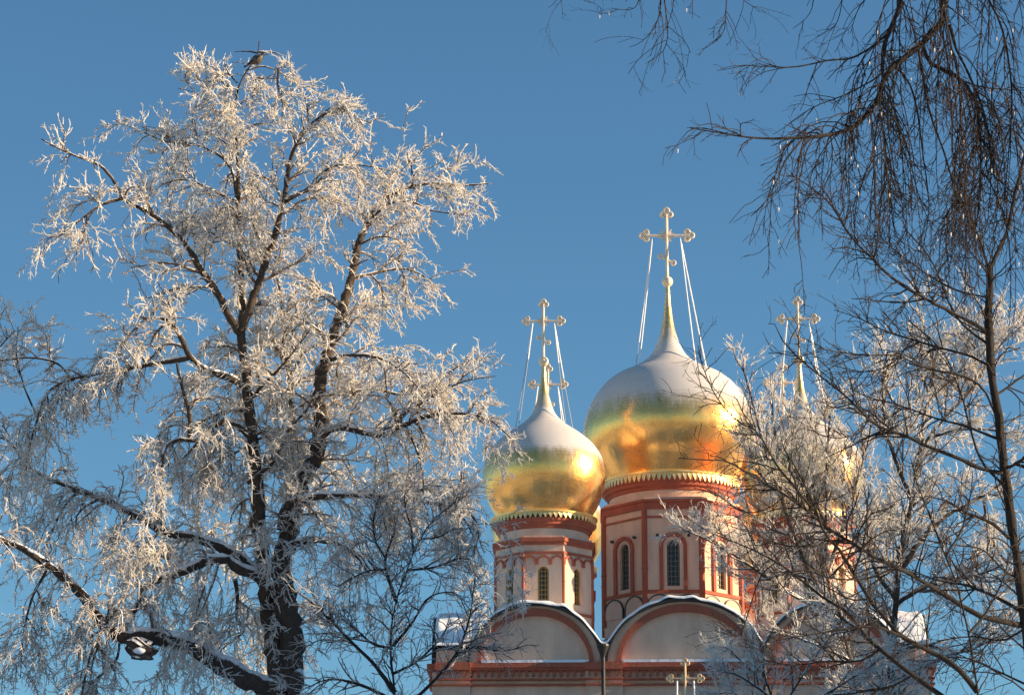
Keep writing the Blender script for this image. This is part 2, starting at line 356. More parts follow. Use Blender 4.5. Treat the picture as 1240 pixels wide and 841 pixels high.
OCT = math.tan(math.pi/8)
def arch_wall(mb, mp, hw, z0, z1, cx, sill, whw, spring, depth=.30):
    """rectangular wall face with an arched opening and its reveal"""
    A = arch(cx, sill, whw, spring, 12)
    b_ = bmesh.new(); ov = [b_.verts.new((u, z, 0)) for u, z in ((-hw, z0), (hw, z0), (hw, z1), (-hw, z1))]; iv = [b_.verts.new((u, z, 0)) for u, z in A]
    es = [b_.edges.new((ov[i], ov[(i+1) % 4])) for i in range(4)] + [b_.edges.new((iv[i], iv[(i+1) % len(iv)])) for i in range(len(iv))]
    bmesh.ops.triangle_fill(b_, use_beauty=True, use_dissolve=False, edges=es)
    b_.verts.index_update(); vs = [mp(v.co.x, v.co.y, 0) for v in b_.verts]
    inside = lambda f: False
    fs = []
    for f in b_.faces:
        c = f.calc_center_median()
        fs.append(tuple(v.index for v in f.verts))
    mb.add(vs, fs); b_.free()
    n2 = len(A); mb.add([mp(u, z, 0) for u, z in A] + [mp(u, z, -depth) for u, z in A], [(i, (i+1) % n2, (i+1) % n2+n2, i+n2) for i in range(n2)])
def window(mp, cx, sill, whw, spring, parent, loc, nv, nh, frame_mat, depth=.20):
    g = MB(); A = arch(cx, sill, whw, spring, 12); B = arch(cx, sill+.05, whw-.07, spring, 12)
    band(g, A, B, -depth-.06, -depth+.05, mp, 0); box(g, cx-whw, cx+whw, sill, sill+.07, -depth-.06, -depth+.06, mp, 0)
    top = spring+whw
    for i in range(1, nv):
        u = cx-whw+2*whw*i/nv; zt = spring+math.sqrt(max(whw**2-(u-cx)**2, 0)); box(g, u-.018, u+.018, sill+.05, zt-.03, -depth-.03, -depth+.02, mp, 0)
    for i in range(1, nh):
        z = sill+(top-sill)*i/nh; hw_ = whw if z < spring else math.sqrt(max(whw**2-(z-spring)**2, 0)); box(g, cx-hw_+.03, cx+hw_-.03, z-.018, z+.018, -depth-.025, -depth+.025, mp, 0)
    o_ = g.build('window', frame_mat, parent, loc)
    return o_, A
def glass(mp, A, parent, depth=.23):
    g = MB(); prism(g, A, -depth-.03, -depth, mp); return g.build('pane', M['glass'], parent)
def octa_ring(mb, ap0, ap1, z0, z1, mi=0):
    """octagonal moulding from apothem ap0 (inner) to ap1"""
    vs = []
    for ap in (ap0, ap1):
        for z in (z0, z1):
            for k in range(8):
                t_ = R(22.5+45*k); r_ = ap/math.cos(R(22.5)); vs.append((r_*math.sin(t_), -r_*math.cos(t_), z))
    fs = []
    for k in range(8):
        k2 = (k+1) % 8
        fs += [(16+k, 16+k2, 24+k2, 24+k), (8+k, 8+k2, 24+k2, 24+k), (k, k2, 16+k2, 16+k), (k, k2, 8+k2, 8+k)]
    mb.add(vs, fs, mi)

def make_drum(loc, big):
    """octagonal lantern with its mouldings, windows and corner strips. Part of the cathedral."""
    g = MB()
    if big: ap, zb, zt = 3.20, 22.6, 30.85
    else: ap, zb, zt = 2.18, 22.6, 28.05
    hw = ap*OCT
    if big: sill, spr, whw = 26.62, 28.50, .30
    else: sill, spr, whw = 24.98, 26.42, .24
    for k in range(8): arch_wall(g, face(R(45*k), ap), hw, zb, zt, 0, sill, whw, spr)
    cap = [(ap/math.cos(R(22.5))*math.sin(R(22.5+45*k)), -ap/math.cos(R(22.5))*math.cos(R(22.5+45*k)), zt) for k in range(8)]
    g.add(cap, [tuple(range(8))])
    # circular neck
    if big: rn, z0, z1 = 2.96, 30.7, 31.62
    else: rn, z0, z1 = 2.04, 27.95, 28.72
    d = g.build('drum', M['plaster'], church, loc)
    g = MB(); lathe(g, [(rn, z0), (rn, z1)], 64); g.build('neck', M['plaster'], d, smooth=True)
    q = 1.0 if big else .8
    g = MB(); c0 = z1-.38*q
    lathe(g, [(rn+.02, c0), (rn+.06, c0+.02), (rn+.08, c0+.15*q), (rn+.20*q, c0+.22*q), (rn+.22*q, c0+.34*q), (rn+.33*q, c0+.44*q), (rn+.34*q, c0+.60*q), (rn-.3, c0+.62*q)], 64)
    g.build('cornice', M['red'], d)
    for dd, za, zc in ([(.10, 30.26, 30.72), (.16, 30.58, 30.70), (.05, 29.84, 29.93), (.06, 26.28, 26.44), (.08, 24.3, 24.45)] if big else [(.09, 27.62, 27.95), (.15, 27.76, 27.93), (.05, 27.20, 27.32), (.06, 24.50, 24.62)]):
        g = MB(); octa_ring(g, ap-.15-dd*.3, ap+dd, za, zc); g.build('string_course', M['red'], d)
    for k in range(8):
        mp = face(R(45*k), ap)
        o_, A = window(mp, 0, sill, whw, spr, d, (0, 0, 0), 3, 9 if big else 8, M['muntin'] if big else M['woodframe'])
        # the pane is joined to the window as its own material: a window is already a sub-part
        g = MB(); prism(g, A, -.26, -.23, mp); pane = g.build('pane', M['glass'], d)
        if big:
            g = MB(); band(g, arch(0, sill-.18, whw+.34, spr), arch(0, sill-.18, whw+.17, spr), -.02, .10, mp); g.build('window_surround', M['red'], d)
            for s_ in (-1, 1):
                g = MB(); cx = s_*hw*.5; prism(g, arch(cx, 25.3, hw*.44, 25.62, 12), -.05, .05, mp)
                o1 = g.build('blind_niche', M['plaster'], d)
                g = MB(); band(g, arch(cx, 25.3, hw*.47, 25.62, 12), arch(cx, 25.3, hw*.43, 25.62, 12), -.02, .085, mp); g.build('niche_rim', M['black'], d)
                g = MB(); tube(g, [mp(s_*hw*.55, 29.0, -.02), mp(s_*hw*.55, 29.0, .14)], .07, 8); g.build('tie_rod_end', M['black'], d)
        else:
            n3 = 3; pw = 2*hw/n3; g = MB(); lo = []; 
            for i in range(n3):
                cx = -hw+pw*(i+.5); band(g, arch(cx, 26.72, pw*.50, 26.84, 10), arch(cx, 26.72, pw*.37, 26.84, 10), -.02, .08, mp)
            g.build('scalloped_arcade', M['red'], d)
        # corner strips
        t_ = R(22.5+45*k); rr = ap/math.cos(R(22.5)); cx, cy = (rr+.0)*math.sin(t_), -(rr+.0)*math.cos(t_)
        g = MB(); cw = .135 if big else .07
        lathe(g, [(cw, zb+.02 if not big else 25.0), (cw, 27.4 if big else 25.9), (cw*1.25, (27.4 if big else 25.9)+.06), (cw, (27.4 if big else 25.9)+.12), (cw, zt-.5 if big else 27.2)], 10, c=(cx, cy), cap=True); g.build('colonnette', M['red'], d)
    return d
FX = 5.91; CX0 = -.29
big_loc = (CX0+.03, 10.0, 0)
small_locs = [(CX0-FX, 4.2, 0), (CX0+FX, 4.2, 0), (CX0-FX, 15.8, 0), (CX0+FX, 15.8, 0)]
def drum_copy(src, loc):
    c = src.copy(); col.objects.link(c); c.parent = church; c.location = loc
    for ch in list(src.children):
        e = ch.copy(); col.objects.link(e); e.parent = c
    return c
big_drum = make_drum(big_loc, True)
sd = make_drum(small_locs[0], False)
for l_ in small_locs[1:]: drum_copy(sd, l_)

def cr_profile(pts, per=5):
    q = smooth_curve([(a, b_, 0) for a, b_ in pts], per); return [(max(p_[0], .01), p_[1]) for p_ in q]
def make_dome(loc, big, parent=None):
    parent = parent or church
    if big:
        pts = [(3.03, 31.90), (3.10, 32.25), (3.40, 32.88), (3.74, 33.49), (3.95, 34.20), (3.97, 34.90), (3.73, 35.86), (3.20, 36.77), (2.56, 37.40), (1.56, 37.92), (.93, 38.46), (.58, 39.05), (.37, 39.71), (.24, 40.42), (.145, 41.25), (.10, 42.09)]
        pts = [(r_*1.04 if r_ > 1.5 else r_, z) for r_, z in pts]
        rs, zs, nt_ = 3.30, 32.02, 84; ball = (42.26, .27); cz, s_ = 44.62, 1.0
    else:
        pts = [(2.12, 29.02), (2.25, 29.45), (2.52, 29.95), (2.72, 30.55), (2.80, 31.05), (2.79, 31.50), (2.66, 32.10), (2.28, 32.70), (1.72, 33.20), (1.04, 33.68), (.68, 34.02), (.48, 34.32), (.34, 34.75), (.22, 35.20), (.14, 35.80), (.10, 36.45)]
        rs, zs, nt_ = 2.38, 29.12, 64; ball = (36.70, .235); cz, s_ = 38.66, .745
    mid = pts[4][1] if big else pts[4][1]
    g = MB(); lathe(g, [(r_, z-mid) for r_, z in cr_profile(pts)], 96)
    d = g.build('onion_dome', M['gold'], parent, (loc[0], loc[1], mid), smooth=True)
    # toothed gilt valance under the dome
    g = MB(); N_ = nt_; top = zs+.02-mid; q = 1.0 if big else .75
    for rr_, dr in ((rs, 0),):
        vs = []; fs = []
        for k in range(N_):
            for f_, z in ((0, top-.10*q), (.2, top-.26*q), (.5, top-.42*q), (.8, top-.26*q)):
                t_ = 2*math.pi*(k+f_)/N_
                for r2 in (rs+.02, rs-.03): vs.append((r2*math.cos(t_), r2*math.sin(t_), z))
                for r2 in (rs, rs-.05): vs.append((r2*math.cos(t_), r2*math.sin(t_), top))
        n4 = 4*N_
        for i in range(n4):
            a, b_ = 4*i, 4*((i+1) % n4)
            fs += [(a, b_, b_+2, a+2), (a+1, a+3, b_+3, b_+1), (a, a+1, b_+1, b_), (a+2, b_+2, b_+3, a+3)]
        g.add(vs, fs)
    lathe(g, [(rs-.02, top-.03), (rs+.06, top-.02), (rs+.07, top+.05), (rs-.05, top+.09), (pts[0][0]-.1, top+.14)], 96)
    g.build('valance', M['gilt'], d)
    g = MB(); z0, r_ = ball[0]-mid, ball[1]; lathe(g, [(max(r_*math.sin(math.pi*i/12), .005), z0-r_*math.cos(math.pi*i/12)) for i in range(13)], 24); g.build('ball', M['cross'], d, smooth=True)
    return d, mid, ball[0]+ball[1], cz, s_
def torus(mb, c, R_, r_, k=16, j=6):
    vs = []
    for a in range(k):
        t_ = 2*math.pi*a/k
        for b_ in range(j):
            p_ = 2*math.pi*b_/j; vs.append((c[0]+(R_+r_*math.cos(p_))*math.cos(t_), c[1]+r_*math.sin(p_), c[2]+(R_+r_*math.cos(p_))*math.sin(t_)))
    mb.add(vs, [(a*j+b_, a*j+(b_+1) % j, ((a+1) % k)*j+(b_+1) % j, ((a+1) % k)*j+b_) for a in range(k) for b_ in range(j)])
def trefoil(s, c, dirx, dirz):
    g = MB(); px_, pz_ = -dirz, dirx
    for a, b_, rr in ((.20, 0, .125), (.0, .17, .115), (.0, -.17, .115)):
        cx, cz_ = c[0]+s*(dirx*a+px_*b_), c[1]+s*(dirz*a+pz_*b_)
        torus(g, (cx, 0, cz_), rr*s, .06*s)
        lathe_c = (cx, 0, cz_)
        tube(g, [(cx, -.03*s, cz_), (cx, .03*s, cz_)], .05*s, 6)
    tip = (c[0]+s*dirx*.36, c[1]+s*dirz*.36); tube(g, [(c[0]+s*dirx*.28, 0, c[1]+s*dirz*.28), (tip[0], 0, tip[1])], [.05*s, .015*s], 6)
    return g
def make_cross(loc, zbase, zc, s, chains, parent=None, chain_mat=None):
    parent = parent or church
    arm, up = 1.0*s, 1.08*s
    g = MB(); zc_ = 0.0; zb = zbase-zc
    tube(g, [(0, 0, zb-.05), (0, 0, up)], .075*s, 8); tube(g, [(-arm, 0, 0), (arm, 0, 0)], .066*s, 8)
    # lower slanting bar
    g2 = MB(); tube(g2, [(-.26*s, 0, -1.08*s), (.26*s, 0, -1.38*s)], .045*s, 6)
    cr = g.build('cross', M['cross'], parent, (loc[0], loc[1], zc))
    g2.build('foot_bar', M['cross'], cr)
    for a, b_ in ((-1, 1), (1, -1)):
        g = MB(); torus(g, (.30*s*a, 0, -1.23*s+.17*s*b_), .11*s, .045*s); tube(g, [(.30*s*a, -.03, -1.23*s+.17*s*b_), (.30*s*a, .03, -1.23*s+.17*s*b_)], .05*s, 6); g.build('scroll', M['cross'], cr)
    for c, dx, dz in (((-arm, 0), -1, 0), ((arm, 0), 1, 0), ((0, up), 0, 1)): trefoil(s, c, dx, dz).build('trefoil', M['cross'], cr)
    g = MB()
    for k in range(20):
        if k % 5 == 0: continue
        t_ = 2*math.pi*k/20; l_ = (.40 if k % 2 else .31)*s
        tube(g, [(.07*s*math.cos(t_), 0, .07*s*math.sin(t_)), (l_*math.cos(t_), 0, l_*math.sin(t_))], [.036*s, .022*s], 5)
    tube(g, [(0, -.06*s, 0), (0, .06*s, 0)], .11*s, 12)
    g.build('sunburst', M['cross'], cr)
    for (ax, ex_, ey_, ez_, frac) in chains:
        p0 = np.array([ax, 0, -.08]); p1 = np.array([ex_, ey_, ez_-zc]); n2 = 26
        pts = [p0+(p1-p0)*i/n2-np.array([0, 0, 1])*.10*math.sin(math.pi*i/n2) for i in range(n2+1)]
        m1 = max(2, int(frac*n2)); g = MB(); rs_ = np.random.default_rng(int(abs(ex_*1000))+7)
        tube(g, pts[:m1+1], list(.030+.012*rs_.random(m1+1)), 6, 0)
        if m1 < n2-1: tube(g, pts[m1:], .016, 5, 1)
        g.build('stay_chain', [M['chain'], M['wire']], cr)
    return cr
d, mid, zb_, cz, s_ = make_dome(big_loc, True)
make_cross(big_loc, zb_-.03, cz, s_, [(-.70, -1.42, -.5, 38.02, 1), (-.70, -1.62, .7, 37.9, .8), (.66, 1.28, -1.2, 37.75, 1), (.66, 1.90, .4, 37.68, 1)])
for i, l_ in enumerate(small_locs):
    d, mid, zb_, cz, s_ = make_dome(l_, False)
    make_cross(l_, zb_-.03, cz, s_, [(-.50, -1.12, -.6, 33.60, .38 if i != 1 else .9), (-.50, -1.35, .5, 33.50, .3 if i != 1 else .9), (.50, 1.02, -.7, 33.55, .62 if i == 2 else .42 if i != 1 else .95), (.50, 1.35, .3, 33.48, .5 if i != 1 else .9)])

# small gate chapel in front: only its cross reaches into the picture
ch = empty('chapel', (5.64, 93.5, 0), -CA)
tag(ch, 'small golden cross of a chapel rising low in front of the cathedral wall', 'chapel')
g = MB(); box(g, -2.6, 2.6, 0, 7, -2.6, 2.6, XY); g.build('wall', M['plaster'], ch)
g = MB(); g.add([(-3, -3, 7), (3, -3, 7), (3, 3, 7), (-3, 3, 7), (0, 0, 9.4)], [(0, 1, 4), (1, 2, 4), (2, 3, 4), (3, 0, 4), (0, 1, 2, 3)]); g.build('roof', M['snow'], ch)
g = MB(); lathe(g, [(.75, 8), (.75, 11.2), (.9, 11.35), (.9, 11.5)], 24, cap=True); g.build('drum', M['plaster'], ch)
g = MB(); lathe(g, [(r_, z-12.2) for r_, z in cr_profile([(.85, 11.5), (1.1, 11.9), (1.2, 12.3), (1.05, 12.8), (.7, 13.2), (.3, 13.7), (.12, 14.3), (.06, 14.9)])], 48); g.build('onion_dome', M['gold'], ch, (0, 0, 12.2), smooth=True)
g = MB(); lathe(g, [(max(.14*math.sin(math.pi*i/10), .005), 14.95-.14*math.cos(math.pi*i/10)) for i in range(11)], 16); g.build('ball', M['gilt'], ch, smooth=True)
CM, M['cross'] = M['cross'], M['gilt_cross']
make_cross((0, 0), 15.0, 16.30, .46, [(-.27, -.34, -.2, 13.4, 1), (.27, .34, -.2, 13.4, 1)], ch)
M['cross'] = CM

# ------------------------------------------------------------------ trees
def ray(x, y):
    xc = (x-620)/FPX; yc = (420.5-y)/FPX
    return np.array([xc, math.cos(PITCH)-yc*math.sin(PITCH), math.sin(PITCH)+yc*math.cos(PITCH)])
def at(x, y, Y):
    r_ = ray(x, y); return EYE+r_*(Y/r_[1])
def tubes(P_, Rr, k):
    """P_ (n,m,3), Rr (n,m) -> vertices, quads"""
    n_, m_ = P_.shape[:2]
    T = np.empty_like(P_); T[:, 1:-1] = P_[:, 2:]-P_[:, :-2]; T[:, 0] = P_[:, 1]-P_[:, 0]; T[:, -1] = P_[:, -1]-P_[:, -2]
    T /= np.linalg.norm(T, axis=2, keepdims=True)+1e-9
    ref = np.tile(np.array([0.31, .52, .79]), (n_, 1)); d0 = P_[:, -1]-P_[:, 0]; d0 /= np.linalg.norm(d0, axis=1, keepdims=True)+1e-9
    bad = np.abs((d0*ref).sum(1)) > .85; ref[bad] = (-.8, .5, .1)
    A = np.cross(T, ref[:, None, :]); A /= np.linalg.norm(A, axis=2, keepdims=True)+1e-9; B = np.cross(T, A)
    t_ = 2*np.pi*np.arange(k)/k
    V_ = P_[:, :, None]+Rr[:, :, None, None]*(A[:, :, None]*np.cos(t_)[None, None, :, None]+B[:, :, None]*np.sin(t_)[None, None, :, None])
    id_ = np.arange(n_*m_*k).reshape(n_, m_, k); nxt = np.roll(id_, -1, axis=2)
    F_ = np.stack([id_[:, :-1], nxt[:, :-1], nxt[:, 1:], id_[:, 1:]], -1).reshape(-1, 4)
    return V_.reshape(-1, 3), F_
def resample(P_, m_):
    P_ = np.asarray(P_); s = np.concatenate([[0], np.cumsum(np.linalg.norm(np.diff(P_, axis=0), axis=1))]); q = np.linspace(0, s[-1], m_)
    return np.stack([np.interp(q, s, P_[:, i]) for i in range(P_.shape[1])], 1)
def grow(P_, Rr, n_, L, ang, grav, wig, m_, r0, r1, rg, tmin=.1, tmax=1.0, up=0.0, wt=None, tip=0.0, kids=False):
    """n_ children scattered on parents (p,m,3). grav may be per-parent"""
    seg = np.linalg.norm(np.diff(P_, axis=1), axis=2).sum(1); pw = seg*(1 if wt is None else wt); pw = pw/pw.sum()
    pi = rg.choice(len(P_), n_, p=pw); t_ = tmin+(tmax-tmin)*rg.random(n_); mm = P_.shape[1]
    f = t_*(mm-1); i = np.minimum(f.astype(int), mm-2); fr = (f-i)[:, None]
    pos = P_[pi, i]*(1-fr)+P_[pi, i+1]*fr; tan = P_[pi, i+1]-P_[pi, i]; tan /= np.linalg.norm(tan, axis=1, keepdims=True)+1e-9
    pr = Rr[pi, i]*(1-fr[:, 0])+Rr[pi, i+1]*fr[:, 0]
    v = rg.normal(size=(n_, 3)); v -= (v*tan).sum(1, keepdims=True)*tan; v /= np.linalg.norm(v, axis=1, keepdims=True)+1e-9
    a = np.radians(ang[0]+(ang[1]-ang[0])*rg.random(n_))[:, None]
    d = np.cos(a)*tan+np.sin(a)*v; d[:, 2] += up; d /= np.linalg.norm(d, axis=1, keepdims=True)
    l_ = (L[0]+(L[1]-L[0])*rg.random(n_)**1.5)*(1-tip*t_)
    if tip > .3: l_ = l_*np.clip((pr/(1.5*r0))**.8, .24, 1)
    st = l_/(m_-1)
    g_ = (grav[pi] if isinstance(grav, np.ndarray) else np.full(n_, grav))
    out = np.empty((n_, m_, 3)); out[:, 0] = pos
    for j in range(1, m_):
        out[:, j] = out[:, j-1]+d*st[:, None]
        d = d+wig*rg.normal(size=(n_, 3)); d[:, 2] -= g_*st; d /= np.linalg.norm(d, axis=1, keepdims=True)
    rs = np.minimum(pr*.75, r0)[:, None]; s = np.linspace(0, 1, m_)[None]; rr = rs*(1-s)+np.minimum(r1, rs)*s
    if m_ <= 5: rr = rr*np.clip(np.exp(.36*rg.normal(size=(n_, 1))-.17), .4, 1.8)
    return out, rr, pi
class Tree:
    def __init__(s, name, label, Y, seed, group=None, cat='tree'):
        s.Y = Y; s.rg = np.random.default_rng(seed); s.samples = []; s.limbs = []; s.name = name; s.label = label; s.group = group; s.cat = cat; s.root = None; s.ppm = FPX/Y
    def start(s, x, y=None):
        b_ = at(x, 700, s.Y); s.root = empty(s.name, (b_[0], s.Y, 0)); tag(s.root, s.label, s.cat, s.group); s.o = np.array([b_[0], s.Y, 0.0])
    def limb(s, pts, w0, w1, dy=0.0, droop=None, part='limb', free=False, ys=0.0, ground=False, m=None, wt=1.0, show=True):
        """pts in photo pixels, w0/w1 thickness in photo pixels, dy = how far it leans away (+) or towards the eye along its length (m)"""
        y0 = s.Y+ys
        if s.samples and not free:
            S = np.array(s.samples); q = np.argmin((S[:, 0]-pts[0][0])**2+(S[:, 1]-pts[0][1])**2); y0 = S[q, 2]
        P2 = smooth_curve([(x, y, 0) for x, y in pts], 6)[:, :2]
        n_ = len(P2); u = np.linspace(0, 1, n_); wob = np.cumsum(s.rg.normal(size=n_))*.02
        Yv = y0+dy*u+wob*(part != 'trunk')
        P3 = np.array([at(x, y, yy) for (x, y), yy in zip(P2, Yv)])
        s.samples += [(x, y, yy) for (x, y), yy in zip(P2, Yv)]
        L_ = np.linalg.norm(np.diff(P3, axis=0), axis=1).sum(); m_ = max(12, int(L_/.10)) if m is None else m
        if ground:
            P3 = np.vstack([[P3[0, 0]+(P3[0, 0]-P3[3, 0])*.3, P3[0, 1], -.2], P3]); m_ += 20
        P3 = resample(P3, m_)
        if ground: tt = np.clip((P3[0:, 2]-P3[0, 2])/(P3[-1, 2]-P3[0, 2]), 0, 1); rr = (w0*(1-tt)**1.35+w1*(1-(1-tt)**2))/2/s.ppm
        else: rr = np.linspace(w0, w1, m_)/2/s.ppm
        k = 14 if w0 > 20 else 9 if w0 > 5 else 6
        P3 = P3+s.rg.normal(size=P3.shape)*rr[:, None]*.12
        V_, F_ = tubes(P3[None], (rr*(1+.07*s.rg.normal(size=m_)))[None], k)
        if w0 > 8: V_ = V_+s.rg.normal(size=V_.shape)*np.repeat(rr, k)[:, None]*.055
        if show:
            o_ = fastmesh(part, V_-s.o, F_, s.bark, s.root, smooth=True)
            s.limbs.append((resample(P3, 24), np.interp(np.linspace(0, 1, 24), np.linspace(0, 1, m_), rr), droop, wt, part))
            return o_
    def arrays(s, wmax=1e9):
        P_ = np.array([l_[0] for l_ in s.limbs]); R_ = np.array([l_[1] for l_ in s.limbs]); D = np.array([l_[2] if l_[2] is not None else 1.0 for l_ in s.limbs]); W = np.array([l_[3] for l_ in s.limbs])
        return P_, R_, D, W
    def stuff(s, name, P_, R_, k, m):
        V_, F_ = tubes(P_, R_, k); return fastmesh(name, V_-s.o, F_, m, s.root, kind='stuff', smooth=(k > 3))
    def snow(s, minr=.035, name='limb_snow', th=.62):
        """snow lying along the top of near-level limbs"""
        Vs = []; Fs = []; b0 = 0
        for P_, r_, *_ in s.limbs:
            T = np.gradient(P_, axis=0); T /= np.linalg.norm(T, axis=1)[:, None]; hz = np.sqrt(1-np.clip(T[:, 2]**2, 0, 1))
            q = np.clip((hz-.55)/.3, 0, 1)*(r_ > minr)*np.clip(1+.45*s.rg.normal(size=len(r_)), 0, 1.5)
            rr = np.maximum(r_*th*q, .0005); Q = P_.copy(); Q[:, 2] += r_*1.0-rr*.45
            V_, F_ = tubes(Q[None], rr[None], 7); Vs.append(V_); Fs.append(F_+b0); b0 += len(V_)
        fastmesh(name, np.vstack(Vs)-s.o, np.vstack(Fs), M['snow'], s.root, smooth=True, kind='stuff')

# ---- the big rimed tree on the left
T = Tree('rimed_tree', 'tall spreading tree white with hoar frost on the left, with a crow at its top', 45.0, 11)
T.bark = M['bark']; T.start(335)
L = T.limb
L([(338, 870), (334, 800), (326, 740), (318, 690), (315, 640), (311, 590), (307, 540), (302, 490), (297, 450), (292, 405), (294, 370), (293, 340), (289, 300), (289, 260), (288, 200), (285, 150), (287, 112), (300, 84), (311, 70), (314, 50)], 52, 1.6, 0, 2.5, 'trunk', ground=True)
L([(345, 840), (352, 790), (350, 740), (345, 700)], 34, 22, -.3, .6, 'limb')
L([(345, 745), (340, 690), (352, 640), (360, 595), (378, 560), (388, 530), (386, 490), (388, 460), (400, 418), (412, 380), (425, 340), (430, 315), (437, 285), (446, 270), (456, 248), (480, 233), (515, 222), (560, 224), (592, 222)], 26, 1.5, 1.6, .6)
L([(350, 640), (350, 600), (354, 540), (353, 495), (349, 440), (344, 400), (341, 365), (335, 325), (334, 290), (340, 255)], 12, 1.5, 2.2, .5)
L([(293, 400), (305, 365), (320, 322), (334, 280), (344, 240), (350, 200), (362, 170), (380, 148), (408, 130), (432, 142), (452, 150)], 11, 1.4, -1.5, .3)
L([(292, 405), (276, 380), (262, 352), (246, 330), (231, 305), (212, 282), (192, 265), (168, 251), (150, 240), (134, 214), (120, 200), (95, 190), (72, 180), (50, 168)], 11, 1.4, -2.0, .4)
L([(148, 240), (122, 248), (95, 268), (72, 284), (50, 290)], 5, 1.2, -.8, .8)
L([(287, 250), (283, 212), (268, 190), (240, 176), (205, 172), (180, 163), (155, 152), (140, 145)], 5, 1.4, 1.2, .6)
L([(284, 244), (250, 226), (222, 217), (196, 224), (178, 240)], 4, 1.2, -1.0, .9)
L([(288, 300), (262, 285), (240, 272), (215, 262)], 4, 1.2, 1.0, .9)
L([(345, 245), (366, 232), (388, 218), (400, 202), (436, 200), (470, 206), (490, 212)], 4.5, 1.2, -1.0, .7)
L([(344, 258), (368, 242), (398, 240), (425, 250), (450, 268)], 4.5, 1.2, .8, .9)
L([(445, 270), (468, 248), (498, 244), (520, 254), (545, 258), (570, 262)], 4, 1.2, -1.0, .9)
L([(425, 336), (455, 330), (485, 325), (510, 332), (530, 350)], 5, 1.2, 1.2, 1.0)
L([(399, 436), (420, 430), (455, 432), (480, 444), (497, 458), (515, 480)], 6, 1.2, -1.2, 1.2)
L([(388, 480), (420, 475), (455, 471), (490, 478), (520, 470), (560, 440), (600, 430)], 5.5, 1.2, 1.4, .9)
L([(384, 536), (402, 518), (430, 520), (460, 527), (482, 518), (512, 505), (555, 500), (592, 508), (622, 532)], 10, 1.5, -1.4, 1.4)
L([(478, 520), (490, 500), (522, 482), (560, 462), (600, 455)], 5, 1.2, -.6, 1.2)
L([(495, 522), (505, 545), (512, 575), (512, 610)], 4, 1.2, -.4, 2.0)
L([(340, 640), (346, 612), (372, 602), (410, 600), (452, 600), (490, 602), (508, 606), (535, 611), (560, 618), (578, 632), (576, 660), (568, 690)], 11, 1.5, -1.5, 1.8)
L([(328, 690), (346, 664), (372, 655), (402, 655), (430, 672), (452, 700)], 13, 1.4, -1.0, 1.8)
L([(298, 468), (280, 458), (260, 452), (245, 445), (230, 432), (218, 406), (205, 389), (188, 385), (170, 392), (152, 412), (140, 440)], 10, 1.3, -1.0, 1.2)
L([(228, 434), (200, 438), (170, 443), (140, 448), (108, 454), (80, 462), (58, 475), (46, 505), (36, 542), (30, 580)], 7, 1.4, 1.2, 1.6)
L([(88, 460), (70, 440), (40, 433), (5, 436), (-40, 446)], 3.5, 1.2, .5, .8)
L([(46, 505), (30, 470), (20, 430), (22, 395)], 3, 1.2, .5, .1)
L([(-50, 500), (-20, 450), (0, 420), (18, 400)], 4, 1.2, 0, .2, ys=1.0)
L([(300, 497), (280, 496), (255, 505), (235, 515), (208, 515), (190, 530)], 6, 1.2, .8, 1.6)
L([(309, 536), (295, 520), (275, 512), (255, 517), (240, 532), (215, 532), (200, 542), (196, 575), (194, 615)], 9, 1.3, -1.2, 2.0)
L([(230, 530), (229, 500), (218, 460), (214, 440)], 6, 3, -.2, .5)
L([(310, 532), (290, 545), (260, 560), (225, 578)], 4, 1.2, 1.0, 1.6)
L([(318, 700), (300, 682), (272, 664), (240, 652), (200, 643), (150, 616), (95, 593), (62, 580), (32, 562), (12, 535), (-25, 520)], 15, 2, 1.5, 2.0)
L([(316, 700), (292, 688), (262, 676), (225, 690), (195, 700), (172, 713), (167, 735), (140, 748), (125, 762), (108, 795), (98, 845)], 15, 2, -1.2, 2.0)
L([(214, 688), (195, 672), (165, 660), (130, 648)], 4, 1.2, -.8, 1.8)
L([(330, 832), (302, 822), (272, 806), (240, 787), (210, 775), (172, 770), (148, 770), (126, 757), (100, 722), (78, 698), (58, 684), (30, 665), (0, 652), (-30, 640)], 26, 5, -1.4, 1.9)
L([(285, 700), (288, 722), (287, 748), (296, 763), (280, 776), (262, 792)], 6, 1.5, .6, 2.0)
L([(146, 772), (140, 800), (118, 820), (95, 850)], 4, 1.3, .3, 2.0)
L([(95, 593), (80, 610), (60, 650), (50, 690)], 4, 1.2, .5, 2.2)
L([(60, 685), (40, 720), (28, 770), (25, 820)], 4, 1.2, .5, 2.2)
L([(306, 480), (330, 455), (352, 430), (375, 400)], 5, 1.3, -1.0, .8)
L([(300, 584), (330, 560), (350, 520), (372, 495), (384, 470)], 6, 2.0, -.6, .8)
for q_ in ([(287, 115), (268, 98), (252, 80), (244, 62)], [(302, 84), (318, 80), (336, 84), (350, 72)], [(312, 64), (298, 62), (284, 63)], [(313, 63), (330, 63), (344, 68)], [(337, 84), (337, 105), (343, 132), (338, 150)], [(286, 150), (262, 135), (240, 114), (216, 107)], [(287, 130), (300, 118), (315, 112)], [(286, 165), (310, 150), (330, 152)], [(288, 185), (262, 165), (240, 155)], [(374, 155), (372, 130), (366, 108)], [(287, 100), (275, 85), (272, 70)], [(500, 225), (498, 200), (490, 178)], [(520, 223), (535, 210), (545, 196)]):
    L(q_, 3.0, 1.0, .3, .1, wt=.8)
